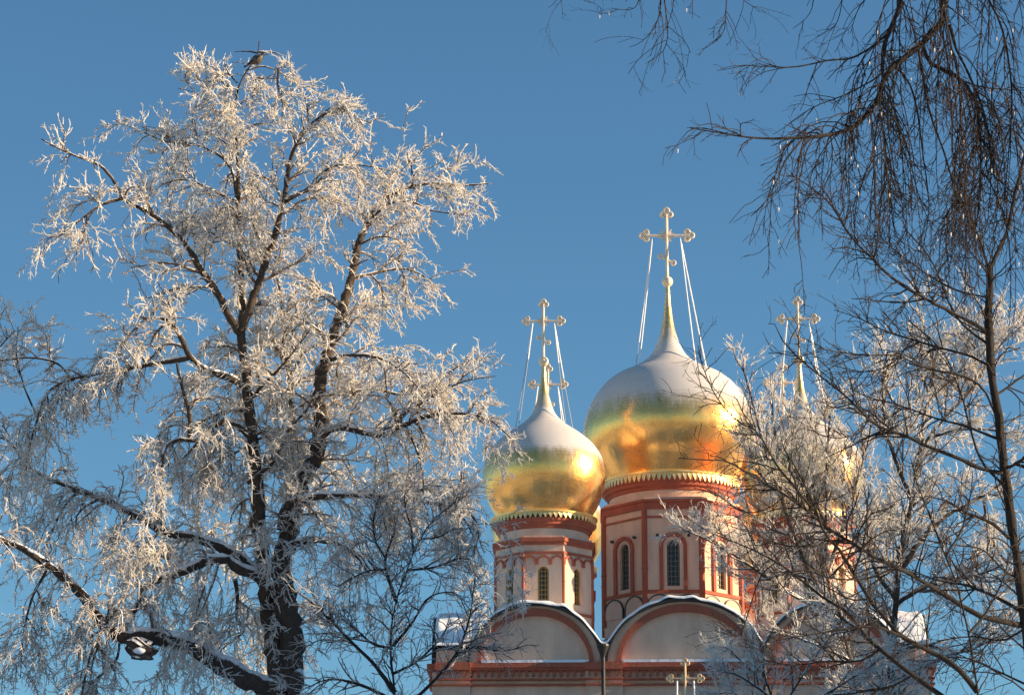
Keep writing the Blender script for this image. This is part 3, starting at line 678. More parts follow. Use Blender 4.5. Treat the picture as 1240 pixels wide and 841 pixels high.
# snow filled burl under the lowest limb
def burl():
    g = MB(); c = at(170, 787, 44.0)-T.o; rs = np.random.default_rng(3); n1, n2 = 18, 12; vs = []
    for i in range(n2+1):
        for k in range(n1):
            ph = math.pi*i/n2; th = 2*math.pi*k/n1; rr = 1+.17*rs.normal(); rr *= (1.0 if i > 3 else .8)
            vs.append((c[0]+.20*rr*math.sin(ph)*math.cos(th)-.06*math.cos(ph)+.02*math.sin(3*th), c[1]+.16*rr*math.sin(ph)*math.sin(th), c[2]+.02+.18*max(min(math.cos(ph)*1.3, 1), -.85)*1.0))
    g.add(vs, [(i*n1+k, i*n1+(k+1) % n1, (i+1)*n1+(k+1) % n1, (i+1)*n1+k) for i in range(n2) for k in range(n1)])
    b_ = g.build('burl', M['bark'], T.root)
    g = MB(); vs = []
    for i in range(7):
        for k in range(10):
            ph = math.pi*i/6; th = 2*math.pi*k/10; rr = 1+.1*rs.normal(); vs.append((c[0]+.0+.09*rr*math.sin(ph)*math.cos(th), c[1]-.16+.05*math.sin(ph)*math.sin(th), c[2]+.05*math.cos(ph)*rr-.03))
    g.add(vs, [(i*10+k, i*10+(k+1) % 10, (i+1)*10+(k+1) % 10, (i+1)*10+k) for i in range(6) for k in range(10)]); g.build('burl_snow', M['snow'], b_, smooth=True)
burl()
T.snow()
P_, R_, D, W = T.arrays(); rg = T.rg
topw = np.clip(P_[:, :, 2].mean(1)/9, .6, 1.6)
W2 = W.copy(); W2[0] = .6; W2[1] = .3; W2[(D >= 1.9)] *= .65
B1, RB1, p1 = grow(P_, R_, 560, (.55, 1.55), (35, 75), D*1.0, .17, 8, .030, .009, rg, .15, .95, .12, W2, .6)
DB = D[p1]
# long strands hanging from the lower limbs
low = np.where(D >= 1.4)[0]; HS, RHS, _ = grow(P_[low], R_[low], 130, (.5, 1.5), (50, 100), 4.0, .09, 8, .0085, .005, rg, .25, 1.0, 0)
B1 = np.concatenate([B1, HS]); RB1 = np.concatenate([RB1, RHS]); DB = np.concatenate([DB, np.full(len(HS), 1.6)])
B2, RB2, p2 = grow(np.concatenate([resample(b_, 8)[None] for b_ in P_]+[B1]), np.concatenate([R_[:, ::3][:, :8], RB1]), 2700, (.32, 1.0), (30, 70), np.concatenate([D, DB])*1.6, .22, 7, .014, .006, rg, .15, 1.0, .05, np.concatenate([W2*.8, np.full(len(B1), 1.0)]), .2)
DB2 = np.concatenate([D, DB])[p2]
allP = np.concatenate([np.stack([resample(b_, 7) for b_ in B1]), B2]); allR = np.concatenate([np.stack([np.interp(np.linspace(0, 1, 7), np.linspace(0, 1, 8), r_) for r_ in RB1]), RB2]); allD = np.concatenate([DB, DB2])
# trunk itself carries little; twigs ride on branches
crowp = at(311, 73, 45.0)
ztop = at(311, 62, 45.0)[2]; bc = at(170, 790, 44.0); nb = lambda A_: (np.linalg.norm((A_-bc)*np.array([1, .35, 1]), axis=2).min(1) > .34)
keep = nb(allP)&(np.linalg.norm(allP-crowp, axis=2).min(1) > .26)&(allP[:, :, 2].max(1) < ztop)
B1k = nb(B1)&(np.linalg.norm(B1-crowp, axis=2).min(1) > .26)&(B1[:, :, 2].max(1) < ztop)
allP, allR, allD = allP[keep], allR[keep], allD[keep]
k2 = nb(B2)&(np.linalg.norm(B2-crowp, axis=2).min(1) > .26)&(B2[:, :, 2].max(1) < ztop)
T.stuff('branches', B1[B1k], RB1[B1k], 5, M['bark_twig'])
T.stuff('small_branches', B2[k2], RB2[k2], 4, M['bark_twig'])
B3, RB3, p3 = grow(allP, allR*0+.05, 13500, (.14, .42), (25, 60), allD*2.2, .20, 5, .0100, .006, rg, .1, 1.0, .08)
k3 = nb(B3); B3, RB3 = B3[k3], RB3[k3]
T.stuff('frosted_twigs', B3, RB3, 3, M['frost'])
# rime along the branches themselves
Pn = np.concatenate([allP, B3[:, [0, 0, 1, 2, 3, 4, 4]]*1.0]); 
B4, RB4, p4 = grow(B3, RB3*0+.05, 66000, (.04, .13), (25, 65), 1.0, .1, 3, .0086, .0035, rg, .05, 1.0, .1)
T.stuff('hoar_frost', B4, RB4, 3, M['frost'])
B5, RB5, p5 = grow(allP, allR*0+.05, 24000, (.04, .13), (30, 75), 1.0, .1, 3, .0086, .0035, rg, .1, 1.0, .2)
T.stuff('hoar_frost', B5, RB5, 3, M['frost'])

# ---- small dark tree in the shade, lower left of the church
T = Tree('sapling', 'small dark bare tree with blue grey rime in the shade between frosted tree and cathedral', 38.0, 21)
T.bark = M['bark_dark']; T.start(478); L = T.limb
L([(480, 880), (478, 838), (473, 790), (475, 751), (482, 720), (493, 689), (506, 658), (521, 633), (543, 614), (566, 598)], 9, 1.4, .5, -.2, 'trunk', ground=True)
for q in [([(480, 727), (470, 700), (467, 674), (478, 640), (474, 610)], 5, 1.0, .4), ([(478, 838), (453, 804), (428, 779), (404, 754), (382, 733), (362, 718)], 6, 1.1, -.6), ([(474, 785), (450, 778), (436, 766), (412, 742), (398, 745)], 3.5, 1, .6),
          ([(476, 782), (500, 752), (518, 724), (546, 716), (562, 726)], 4, 1, -.5), ([(494, 690), (527, 686), (558, 675), (580, 682)], 3.5, 1, .5), ([(503, 845), (527, 822), (552, 791), (568, 750), (575, 700)], 4.5, 1.1, -.8),
          ([(552, 791), (580, 782), (608, 788), (640, 780)], 3, .9, .3), ([(480, 850), (440, 830), (400, 822), (365, 835)], 5, 1.1, .5), ([(472, 690), (450, 690), (425, 700), (405, 712)], 3, .9, -.5), ([(500, 668), (498, 640), (490, 610), (492, 585)], 3, .9, .3),
          ([(477, 815), (505, 800), (535, 770), (545, 745)], 4, 1, .8), ([(467, 676), (455, 655), (452, 630), (460, 600)], 2.5, .9, -.4), ([(440, 768), (415, 775), (385, 775), (360, 790)], 3, .9, .4), ([(510, 652), (530, 650), (550, 640), (572, 640)], 2.5, .9, .4)]:
    L(q[0], q[1], q[2], q[3], -.3)
P_, R_, D, W = T.arrays(); rg = T.rg
B1, RB1, p1 = grow(P_, R_, 210, (.35, .95), (30, 65), D*1.0, .16, 8, .012, .004, rg, .15, 1.0, .1, None, .4)
B2, RB2, p2 = grow(np.concatenate([np.stack([resample(b_, 8) for b_ in P_]), B1]), np.concatenate([R_[:, ::3][:, :8], RB1]), 1100, (.15, .5), (30, 65), -.4, .2, 6, .007, .0035, rg, .15, 1.0, .05)
B3, RB3, p3 = grow(B2, RB2, 3200, (.08, .22), (30, 60), -.4, .15, 4, .0055, .003, rg, .2, 1.0, .05)
T.stuff('branches', B1, RB1, 5, M['bark_dark']); T.stuff('twigs', B2, RB2, 4, M['bark_twig']); T.stuff('twigs', B3, RB3, 3, M['bark_twig'])
for A_, r_, fr in ((B1, RB1, 1.0), (B2, RB2, 1.0), (B3, RB3, .8)):     # rime lying on the upper side of every twig
    Q = A_.copy(); Q[:, :, 2] += r_*.9; T.stuff('rime', Q, r_*.75+.0008, 3, M['frost'])

# ---- frosted trees on the right, behind the bare ones
def frosty(name, label, Y, seed, x0, trunk, limbs, n1, n2, n3, n4, grav=-.2, w=(10, 2), big=1.0, tw=.0125, grp=None):
    T = Tree(name, label, Y, seed, grp); T.bark = M['bark']; T.start(x0)
    T.limb(trunk, w[0], w[1], .5, grav, 'trunk', ground=True)
    for pts, w0, w1, dy in limbs: T.limb(pts, w0, w1, dy, grav)
    T.snow(.02)
    P_, R_, D, W = T.arrays(); rg = T.rg
    B1, RB1, p1 = grow(P_, R_, n1, (.7*big, 2.0*big), (22, 55), D*1.0, .12, 8, .026, .008, rg, .15, 1.0, .2, None, .4)
    B2, RB2, p2 = grow(np.concatenate([np.stack([resample(b_, 8) for b_ in P_]), B1]), np.concatenate([R_[:, ::3][:, :8], RB1]), n2, (.35*big, 1.0*big), (20, 50), grav*1.0, .14, 6, .015, .007, rg, .15, 1.0, .2)
    B3, RB3, p3 = grow(B2, RB2*0+.05, n3, (.15, .5), (20, 50), grav*1.0, .15, 4, tw, tw*.6, rg, .1, 1.0, .1)
    B4, RB4, p4 = grow(np.concatenate([B3, B2[:, [0, 2, 4, 5]]]), np.full((len(B3)+len(B2), 4), .05), n4, (.06, .18), (25, 60), 0.0, .1, 3, tw*.85, tw*.45, rg, .05, 1.0, .1)
    T.stuff('branches', B1, RB1, 5, M['bark_twig']); T.stuff('small_branches', B2, RB2, 4, M['bark_twig']); T.stuff('frosted_twigs', B3, RB3, 3, M['frost']); T.stuff('hoar_frost', B4, RB4, 3, M['frost'])
    return T
frosty('rimed_tree', 'frosted tree with upright white shoots standing in front of the right hand dome', 68.0, 31, 1032,
       [(1040, 880), (1036, 830), (1028, 790), (1018, 760), (1008, 735), (1002, 700), (1000, 660), (1000, 600), (1002, 540), (1006, 490)],
       [([(1010, 740), (985, 700), (962, 650), (945, 600), (925, 540), (912, 490), (898, 440)], 6, 1.4, -1.2), ([(1004, 700), (990, 650), (975, 590), (962, 530), (955, 490)], 5, 1.4, .8),
        ([(1002, 690), (1020, 640), (1035, 590), (1050, 540), (1056, 500)], 5, 1.4, -.8), ([(1012, 742), (970, 725), (930, 700), (890, 672), (850, 650), (826, 640)], 6, 1.4, -1.5),
        ([(985, 702), (950, 690), (915, 670), (880, 650), (860, 640)], 4, 1.3, 1.0), ([(1024, 780), (1045, 745), (1062, 700), (1080, 640), (1085, 590)], 6, 1.4, 1.0),
        ([(962, 650), (935, 640), (905, 620), (880, 610)], 3.5, 1.2, .4), ([(1000, 640), (985, 590), (985, 540), (990, 500)], 4, 1.3, 1.2), ([(1003, 700), (1040, 665), (1080, 650), (1110, 640)], 4, 1.3, -1.0),
        ([(945, 600), (930, 585), (912, 560), (905, 530)], 3, 1.2, .4), ([(1030, 800), (1000, 785), (960, 770), (920, 760)], 4, 1.2, -.5), ([(975, 590), (950, 560), (938, 520), (935, 480)], 3, 1.2, -.5)],
       190, 760, 4600, 16500, -.5, (15, 2), 1.0, .0095)
frosty('rimed_tree', 'large frosted tree at the right edge behind the bare birch, its thick stem leaning right', 62.0, 32, 1088,
       [(1078, 880), (1080, 800), (1085, 725), (1090, 673), (1098, 633), (1105, 600), (1114, 555), (1124, 530), (1147, 502), (1170, 479), (1190, 450), (1200, 420)],
       [([(1090, 690), (1110, 660), (1131, 636), (1157, 617), (1190, 600), (1230, 570)], 9, 2, 1.0), ([(1104, 605), (1085, 560), (1072, 510), (1068, 460), (1075, 425)], 6, 1.4, -1.0),
        ([(1114, 556), (1118, 510), (1130, 460), (1125, 420), (1115, 385)], 6, 1.4, .8), ([(1124, 530), (1160, 520), (1200, 520), (1240, 530)], 5, 1.4, -1.0), ([(1085, 725), (1060, 690), (1050, 640), (1052, 590)], 6, 1.4, -.8),
        ([(1170, 479), (1180, 440), (1175, 400), (1165, 370)], 4, 1.3, .8), ([(1085, 730), (1120, 710), (1160, 700), (1200, 690), (1250, 660)], 7, 1.5, -1.0), ([(1080, 790), (1120, 780), (1160, 790), (1210, 770)], 6, 1.4, .6),
        ([(1190, 600), (1200, 650), (1225, 690), (1240, 720)], 4, 1.3, .5), ([(1200, 430), (1225, 405), (1245, 390)], 3, 1.2, .5), ([(1080, 800), (1050, 770), (1015, 745), (985, 720)], 5, 1.4, -.6)],
       250, 950, 5000, 18000, .3, (24, 3), 1.0, .0105)
frosty('rimed_bush', 'low frosted tree in blue shade in front of the cathedral cornice at the bottom right', 55.0, 33, 930,
       [(950, 900), (945, 870), (935, 845), (925, 815), (915, 790), (908, 770)],
       [([(940, 850), (915, 830), (895, 818), (878, 812), (868, 818)], 4, 1.2, -.6), ([(945, 860), (970, 820), (990, 790), (1010, 765)], 4, 1.2, .6), ([(930, 830), (900, 802), (885, 788), (875, 782)], 3, 1.1, .5), ([(950, 870), (1000, 840), (1040, 815), (1070, 795)], 5, 1.2, -.5), ([(948, 880), (910, 850), (885, 838), (862, 842)], 3.5, 1.1, .6), ([(1000, 842), (1050, 835), (1100, 815), (1130, 800)], 4, 1.2, .8)],
       80, 360, 1900, 6500, -.1, (10, 2), .55, .0080)

# ---- the bare tree with a straight stem at the right edge
T = Tree('bare_tree', 'bare dark tree with a straight forked stem along the right edge of the picture', 24.0, 41)
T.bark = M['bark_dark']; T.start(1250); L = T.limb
L([(1262, 900), (1248, 800), (1238, 720), (1226, 640), (1216, 560), (1208, 500), (1200, 440), (1198, 380), (1198, 320)], 25, 9, 0, -.2, 'trunk', ground=True)
S2 = [([(1199, 325), (1208, 305), (1218, 285), (1226, 250), (1238, 200), (1250, 150), (1262, 90)], 7, 3, .4), ([(1196, 322), (1188, 295), (1178, 270), (1167, 248), (1155, 215)], 5, 1.5, -.4),
      ([(1197, 402), (1175, 390), (1149, 376), (1118, 360), (1081, 337), (1056, 313), (1030, 286), (1008, 250), (989, 232), (958, 211)], 6.5, 1.3, -1.2),
      ([(1198, 418), (1165, 392), (1148, 364), (1136, 332), (1121, 305), (1093, 274)], 4.5, 1.1, .6), ([(1201, 444), (1172, 430), (1143, 422), (1105, 411), (1070, 400), (1040, 385), (1010, 375)], 4.5, 1.0, .8),
      ([(1213, 573), (1183, 565), (1157, 553), (1123, 540), (1092, 526), (1065, 516), (1050, 505), (1026, 481), (1000, 460), (975, 440), (950, 415), (938, 392)], 7, 1.1, -1.0),
      ([(1206, 530), (1167, 515), (1136, 507), (1105, 496), (1078, 487), (1052, 481), (1030, 470)], 4.5, 1.1, .8), ([(1222, 651), (1201, 633), (1170, 620), (1146, 606), (1120, 600)], 6, 1.5, -.5),
      ([(1238, 757), (1210, 751), (1184, 744), (1158, 728), (1131, 712), (1105, 696), (1084, 686), (1053, 670), (1026, 654), (1000, 637), (980, 620), (951, 599), (930, 586), (909, 575), (880, 558), (859, 557), (822, 554)], 9, 1.1, -2.0),
      ([(1000, 637), (977, 607), (961, 588), (940, 562), (917, 523), (893, 510), (870, 484), (854, 452), (845, 418)], 4.0, 1.0, -.5),
      ([(1235, 738), (1205, 722), (1173, 709), (1155, 706), (1131, 701), (1105, 690)], 6, 1.2, .6), ([(1218, 590), (1190, 560), (1175, 520), (1165, 480), (1150, 445), (1130, 420)], 4.5, 1.1, .8),
      ([(1205, 500), (1190, 470), (1165, 455), (1120, 445), (1085, 430), (1050, 430), (1010, 425), (985, 420)], 4.5, 1.0, -.8),
      ([(1214, 568), (1232, 560), (1262, 540)], 6, 3, -.3), ([(1206, 478), (1225, 465), (1260, 440)], 4.5, 2, .3), ([(1236, 700), (1215, 690), (1190, 665), (1160, 660), (1130, 655)], 4, 1.1, -.5),
      ([(1251, 832), (1225, 820), (1195, 806), (1165, 795), (1120, 800)], 4, 1.1, .5), ([(1241, 760), (1215, 775), (1180, 770), (1140, 775), (1100, 790)], 4, 1, .5), ([(1198, 360), (1160, 352), (1120, 330), (1080, 300), (1060, 280)], 3.5, 1, .7),
      ([(1050, 505), (1045, 520), (1020, 530), (990, 525), (975, 505)], 2.5, .9, -.3), ([(1105, 411), (1080, 440), (1050, 450), (1020, 445), (1000, 440)], 2.5, .9, .4), ([(951, 599), (930, 615), (900, 620), (870, 600), (840, 590)], 2.2, .8, .3),
      ([(1026, 654), (990, 660), (950, 660), (910, 645), (880, 635)], 3, .9, -.4), ([(1084, 686), (1050, 700), (1010, 700), (970, 690), (930, 700)], 3.2, .9, -.4)]
for pts, w0, w1, dy in S2: L(pts, w0*.8, w1, dy, -.1)
P_, R_, D, W = T.arrays(); rg = T.rg; W[0] = .3
B1, RB1, p1 = grow(P_, R_, 420, (.3, .85), (30, 65), .1, .14, 8, .009, .0032, rg, .25, 1.0, .02, W, .35)
B2, RB2, p2 = grow(np.concatenate([np.stack([resample(b_, 8) for b_ in P_]), B1]), np.concatenate([R_[:, ::3][:, :8], RB1]), 1300, (.12, .42), (30, 65), .1, .18, 6, .0050, .0024, rg, .2, 1.0, .03)
B3, RB3, p3 = grow(B2, RB2, 2600, (.05, .16), (30, 60), 0.1, .15, 4, .0036, .0020, rg, .25, 1.0, .02)
T.stuff('branches', B1, RB1, 5, M['bark_dark']); T.stuff('twigs', B2, RB2, 4, M['bark_birch']); T.stuff('twigs', B3, RB3, 3, M['bark_birch'])

# ---- a multi-stemmed bare tree at the lower right
T = Tree('bare_tree', 'bare many stemmed tree rising slanting from the lower right corner, left of the straight stem', 21.0, 43)
T.bark = M['bark_dark']; T.start(1184); L = T.limb
L([(1190, 900), (1184, 838), (1180, 809), (1173, 767), (1163, 725), (1155, 696), (1145, 673), (1134, 646), (1124, 618), (1112, 590), (1104, 560)], 8, 1.5, .4, -.2, 'trunk', ground=True)
for pts, w0, w1, dy in [([(1184, 838), (1158, 807), (1126, 788), (1092, 770), (1074, 751), (1053, 725), (1034, 694), (1016, 665), (1000, 648), (985, 610), (970, 578), (948, 540)], 8, 1.3, -.6),
      ([(1188, 870), (1139, 841), (1105, 817), (1066, 786), (1047, 767), (1026, 741), (1000, 725), (970, 702), (940, 680), (900, 660), (868, 648)], 7, 1.2, .5),
      ([(1092, 770), (1060, 758), (1020, 762), (980, 768), (940, 775)], 3.5, 1, -.4), ([(1066, 786), (1040, 800), (1000, 800), (960, 805), (925, 798)], 3.5, 1, .4), ([(1173, 767), (1195, 740), (1215, 700), (1225, 660)], 3.5, 1, .4),
      ([(1105, 817), (1080, 830), (1050, 835), (1010, 845)], 3, 1, .3), ([(1053, 725), (1030, 725), (1005, 712), (985, 700)], 2.5, .9, .3), ([(1034, 694), (1045, 660), (1050, 620), (1046, 585)], 3, .9, -.3), ([(1145, 673), (1165, 640), (1175, 600), (1178, 570)], 3, .9, .3),
      ([(940, 680), (920, 700), (900, 760), (890, 770), (862, 742)], 2, .8, .2)]:
    L(pts, w0, w1, dy, -.1)
P_, R_, D, W = T.arrays(); rg = T.rg
B1, RB1, p1 = grow(P_, R_, 130, (.25, .7), (30, 60), .0, .14, 8, .007, .0028, rg, .2, 1.0, .03, None, .35)
B2, RB2, p2 = grow(np.concatenate([np.stack([resample(b_, 8) for b_ in P_]), B1]), np.concatenate([R_[:, ::3][:, :8], RB1]), 620, (.1, .36), (30, 60), .0, .17, 6, .0042, .0021, rg, .2, 1.0, .03)
B3, RB3, p3 = grow(B2, RB2, 1200, (.04, .14), (30, 60), .0, .15, 4, .0032, .0018, rg, .25, 1.0, .02)
T.stuff('branches', B1, RB1, 5, M['bark_dark']); T.stuff('twigs', B2, RB2, 4, M['bark_birch']); T.stuff('twigs', B3, RB3, 3, M['bark_birch'])

# ---- weeping birch whose boughs hang in from the top right
T = Tree('weeping_birch', 'weeping birch with long hanging bare twigs filling the upper right corner', 19.0, 47)
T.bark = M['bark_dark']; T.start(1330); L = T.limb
L([(1420, 900), (1415, 500), (1400, 100), (1370, -200), (1330, -420)], 60, 30, 0, 0, 'trunk', ground=True)
L([(1370, -200), (1300, -230), (1200, -160), (1150, -60), (1142, 0), (1142, 24), (1125, 44), (1108, 61), (1084, 78), (1071, 95), (1064, 119), (1050, 139), (1030, 156), (1003, 163), (983, 166), (939, 168), (905, 166), (871, 161), (836, 155)], 17, 1.0, -1.0, 2.0)
L([(1190, -150), (1120, -90), (1092, -30), (1088, 10), (1077, 37), (1069, 64), (1069, 98), (1066, 130), (1072, 180), (1074, 210), (1082, 275)], 9, 1.2, .3, 3.0)
for pts, w0, w1, dy in [([(1076, 40), (1054, 58), (1030, 71), (1003, 73), (966, 81), (932, 81), (895, 79), (872, 84)], 3.2, .8, -.4), ([(1066, 90), (1054, 99), (1023, 115), (996, 125), (976, 135), (955, 150)], 2.6, .8, .3),
      ([(972, 168), (950, 196), (942, 217), (925, 247), (909, 262)], 2.6, .8, -.2), ([(1118, 55), (1125, 75), (1142, 85), (1165, 98), (1179, 119), (1187, 165), (1186, 237), (1182, 275)], 6, 1.2, .3),
      ([(1112, 60), (1126, 135), (1145, 190), (1159, 237), (1176, 271), (1188, 300)], 4, 1.0, -.3), ([(1150, 30), (1158, 60), (1178, 100), (1195, 150), (1200, 210), (1196, 270)], 4.5, 1, .4),
      ([(1142, 0), (1150, 50), (1160, 90), (1163, 150), (1155, 220), (1152, 290)], 3.5, 1, -.4), ([(1148, -40), (1190, -10), (1215, 40), (1225, 110), (1222, 180), (1215, 250)], 4, 1, .3),
      ([(1082, 80), (1098, 95), (1110, 130), (1118, 190), (1125, 250), (1118, 300)], 3, .9, .3), ([(1067, 115), (1080, 140), (1098, 175), (1110, 230), (1130, 280)], 2.8, .9, -.3), ([(1150, -60), (1230, -70), (1300, -20)], 6, 3, 0),
      ([(1140, 85), (1170, 100), (1200, 107), (1245, 110)], 2.8, 1.2, .2), ([(1006, 163), (1008, 190), (1005, 220), (1008, 250)], 1.8, .7, 0), ([(1030, 157), (1035, 190), (1042, 220), (1030, 262)], 2.0, .8, .1), ([(1090, 0), (1060, -10), (1040, 10), (1030, 40)], 2, .8, .2),
      ([(1140, -90), (1060, -80), (980, -60), (900, -45), (820, -38), (740, -34), (690, -22), (660, -8)], 7, 1.2, .6), ([(882, -46), (880, -10), (879, 15), (876, 40), (860, 55), (850, 60)], 1.9, .7, 0),
      ([(800, -38), (800, 0), (799, 15), (792, 35), (775, 52), (762, 57)], 2.2, .7, .1), ([(803, -38), (805, 5), (809, 38), (803, 62), (785, 76)], 2.0, .7, -.1), ([(780, -36), (772, 5), (758, 12), (740, 10)], 1.6, .7, 0), ([(690, -22), (680, 0), (672, 8)], 1.4, .6, 0), ([(700, -22), (705, -2), (716, 4)], 1.2, .6, 0),
      ([(818, -38), (816, 0), (812, 20), (806, 40)], 1.6, .6, .1), ([(990, -60), (985, 0), (978, 20), (960, 35)], 2, .7, 0), ([(1030, -70), (1020, 0), (1012, 30), (990, 45)], 2, .7, .2), ([(900, -45), (898, -5), (912, 8), (920, 15)], 1.4, .6, 0)]:
    L(pts, w0, w1, dy, 4.0)
P_, R_, D, W = T.arrays(); rg = T.rg; W = W*1.0; W[0] = 0.0
use = [i for i in range(len(P_)) if i > 0]
# long hanging strands from the boughs at the upper right
hi_ = [1, 2, 6, 8, 9, 10, 14, 13]
HB, RHB, _ = grow(P_[hi_], R_[hi_], 185, (.5, 1.4), (20, 75), 5.0, .08, 12, .0050, .0020, rg, .12, .85, -.1, np.array([1.0, .9, .8, .9, 1, 1.0, .45, 1.3]))
B1, RB1, p1 = grow(P_[1:], R_[1:], 170, (.2, .55), (30, 65), 2.2, .12, 8, .0055, .0022, rg, .3, 1.0, 0, None, .3)
B12 = np.concatenate([np.stack([resample(b_, 8) for b_ in P_[1:]]), B1, np.stack([resample(b_, 8) for b_ in HB]), np.stack([resample(b_, 8) for b_ in HB])]); R12 = np.concatenate([R_[1:, ::3][:, :8], RB1, RHB[:, :8], RHB[:, :8]])
B2, RB2, p2 = grow(B12, R12, 2600, (.07, .30), (25, 55), 1.6, .16, 6, .0034, .0018, rg, .2, 1.0, 0)
B3, RB3, p3 = grow(B2, RB2, 3600, (.03, .12), (30, 60), .6, .15, 4, .0026, .0016, rg, .2, 1.0, 0)
T.stuff('hanging_twigs', HB, RHB, 5, M['bark_birch']); T.stuff('branches', B1, RB1, 5, M['bark_birch']); T.stuff('twigs', B2, RB2, 4, M['bark_birch']); T.stuff('twigs', B3, RB3, 3, M['bark_birch'])
# a few beads of ice and rime at twig ends
e = B3[rg.choice(len(B3), 110, replace=False), -1]; Q = np.stack([e, e-np.array([0, 0, .012]), e-np.array([0, 0, .03])], 1); T.stuff('ice_beads', Q, np.tile([.002, .0045, .0015], (len(e), 1)), 4, M['frost'])

# ------------------------------------------------------------------ the crow in the top of the frosted tree
def crow():
    p0 = at(311, 74, 45.0); root = empty('crow', tuple(p0)); tag(root, 'dark crow with grey brown body perched at the very top of the frosted tree', 'bird')
    m1, t, b = mat('crow_grey', (.13, .10, .075), .8); n = N(t, "ShaderNodeTexNoise", Scale=30.0); r = ramp(t, n.outputs[0], .4, (.06, .048, .038), .7, (.15, .115, .085)); t.links.new(r.outputs[0], b.inputs["Base Color"])
    m2, t, b = mat('crow_black', (.012, .012, .014), .5); n = N(t, "ShaderNodeTexNoise", Scale=30.0); r = ramp(t, n.outputs[0], .4, (.008, .008, .01), .7, (.03, .03, .034)); t.links.new(r.outputs[0], b.inputs["Base Color"])
    # body: tail left low, head up right; continuous lofted surface
    sec = [(-.135, -.055, .010, .018), (-.10, -.035, .030, .028), (-.06, -.012, .058, .060), (-.02, .012, .076, .080), (.02, .035, .078, .082), (.055, .062, .066, .064), (.078, .088, .038, .037), (.092, .108, .036, .035), (.108, .122, .034, .033), (.128, .126, .022, .022), (.140, .124, .010, .010)]
    k = 16; vs = []; fs = []
    for i, (x, z, ry, rz) in enumerate(sec):
        a = math.atan2(sec[min(i+1, len(sec)-1)][1]-sec[max(i-1, 0)][1], sec[min(i+1, len(sec)-1)][0]-sec[max(i-1, 0)][0])
        for j in range(k):
            t_ = 2*math.pi*j/k; o = rz*math.sin(t_); vs.append((x-o*math.sin(a), ry*math.cos(t_), z+o*math.cos(a)))
    for i in range(len(sec)-1): fs += [(i*k+j, i*k+(j+1) % k, (i+1)*k+(j+1) % k, (i+1)*k+j) for j in range(k)]
    g = MB(); g.add(vs, fs+[tuple(range(k)), tuple(range((len(sec)-1)*k, len(sec)*k))])
    b_ = g.build('body', [m1, m2], root, smooth=True)
    for p_ in b_.data.polygons:
        if p_.center.x > .083: p_.material_index = 1
    for s_ in (-1, 1):
        g = MB(); W_ = [(.05, .072, .0), (.03, .055, .03), (-.03, .02, .048), (-.09, -.02, .040), (-.15, -.066, .022), (-.145, -.075, .008), (-.07, -.045, .012), (.0, -.005, .018), (.045, .035, .012)]
        prism(g, [(x, z) for x, z, _ in W_], -.004, .004, lambda u, z, o: (u*1.08, s_*(.074+.010*math.sin(u*20)+o-.40*max(-u-.02, 0)), z+.012)); g.build('wing', m2, root)
    g = MB(); g.add([(-.12, -.022, -.045), (-.12, .022, -.045), (-.215, .03, -.105), (-.215, -.03, -.105), (-.12, -.022, -.058), (-.12, .022, -.058), (-.215, .03, -.113), (-.215, -.03, -.113)], [(0, 1, 2, 3), (4, 5, 6, 7), (0, 1, 5, 4), (1, 2, 6, 5), (2, 3, 7, 6), (3, 0, 4, 7)]); g.build('tail', m2, root)
    g = MB(); tube(g, [(.130, 0, .127), (.155, 0, .122), (.178, 0, .112)], [.013, .009, .002], 8); g.build('beak', m2, root)
    for s_ in (-1, 1):
        g = MB(); tube(g, [(.005, .024*s_, -.02), (.0, .024*s_, -.055), (.01, .024*s_, -.085)], [.012, .006, .005], 6)
        for dx in (.03, .022, -.022): tube(g, [(.008, .024*s_, -.083), (.008+dx, .024*s_+dx*.3, -.09)], [.004, .002], 5)
        g.build('leg', m2, root)
        g = MB(); lathe(g, [(.0005, 0), (.005, .002), (.005, .004), (.0005, .006)], 8, c=(0, 0)); e_ = g.build('eye', m2, root, (.118, .031*s_, .130))
    return root
crow()

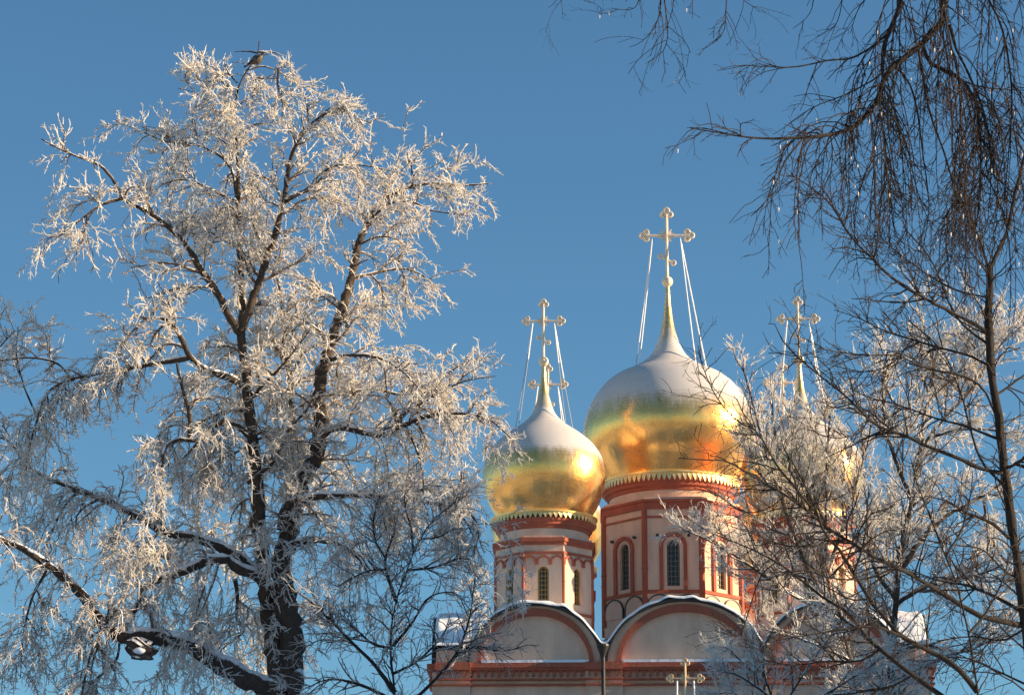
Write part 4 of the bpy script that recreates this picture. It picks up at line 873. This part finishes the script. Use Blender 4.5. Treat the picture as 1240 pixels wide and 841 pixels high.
# ------------------------------------------------------------------ unseen spruces added round the grounds: cast shade, cut bounce light, show in gilding
def shade_spruces():
    rg = np.random.default_rng(77); pos = []
    for _ in range(210):
        y = rg.uniform(22, 96); x = rg.uniform(50, 66)+(y-44)*.10; pos.append((x, y, rg.uniform(25.5, 28.5)+(y > 48)*1.5-(y > 80)*7))
    for _ in range(34): pos.append((rg.uniform(35, 44), rg.uniform(104, 140), rg.uniform(27, 31)))  # row added out of view to shade the cathedral roof
    for _ in range(700):
        a = rg.uniform(0, 2*math.pi); r_ = rg.uniform(150, 250); x, y = 8+r_*math.sin(a), 110+r_*math.cos(a); hh = rg.uniform(14, 24)
        az = math.degrees(math.atan2(x-8, y-125)) % 360
        if 60 < az < 120: hh *= .7
        pos.append((x, y, hh))
    for _ in range(90):                       # added trees below the picture, cutting sky and ground light on the facade
        x, y = rg.uniform(-70, 80), rg.uniform(60, 116)
        if abs(x-8) < 7 and y < 76 or math.hypot(x-5.5, y-93.5) < 6: continue
        pos.append((x, y, .150*y*rg.uniform(.5, .86)))
    for _ in range(110):                       # added trees behind the eye, blocking low sky from the facade
        a = rg.uniform(-100, 100); r_ = rg.uniform(35, 110); x, y = r_*math.sin(R(a)), -r_*math.cos(R(a))
        if x > 12 and y > -25: continue
        pos.append((x, y, rg.uniform(14, 22)))
    layers, k = 9, 11; Vs = []; Fs = []; b0 = 0
    for x, y, h in pos:
        rb = h*.17
        for l_ in range(layers):
            z0 = h*(.06+.88*l_/layers); z1 = z0+h*.21; rr = rb*(1-l_/layers)**.9+.25; t_ = 2*np.pi*(np.arange(2*k)/(2*k))+l_
            jag = np.where(np.arange(2*k) % 2, .62, 1.08)*rg.uniform(.8, 1.15, 2*k)
            ring = np.stack([x+rr*jag*np.cos(t_), y+rr*jag*np.sin(t_), z0-rr*.25*(jag-.6)*2+0*t_], 1); V_ = np.vstack([ring, [[x, y, min(z1, h)]]])
            i = np.arange(2*k); Fs.append(np.stack([i, (i+1) % (2*k), np.full(2*k, 2*k)], 1)+b0); Vs.append(V_); b0 += len(V_)
    m, t, b = mat('snowy_spruce', (.03, .05, .03), .9)
    geo = N(t, "ShaderNodeNewGeometry"); n = N(t, "ShaderNodeTexNoise", Scale=1.2, Detail=6.0); tc = N(t, "ShaderNodeTexCoord"); t.links.new(tc.outputs["Object"], n.inputs["Vector"])
    r = ramp(t, n.outputs[0], .48, (.03, .048, .028), .64, (.42, .44, .47)); t.links.new(r.outputs[0], b.inputs["Base Color"])
    fastmesh('shade_spruces', np.vstack(Vs), np.vstack(Fs), m, kind='stuff')
shade_spruces()
tag(bpy.data.objects['shade_spruces'], 'snow dusted spruces added out of view to cast shade and block ground light', 'wood')
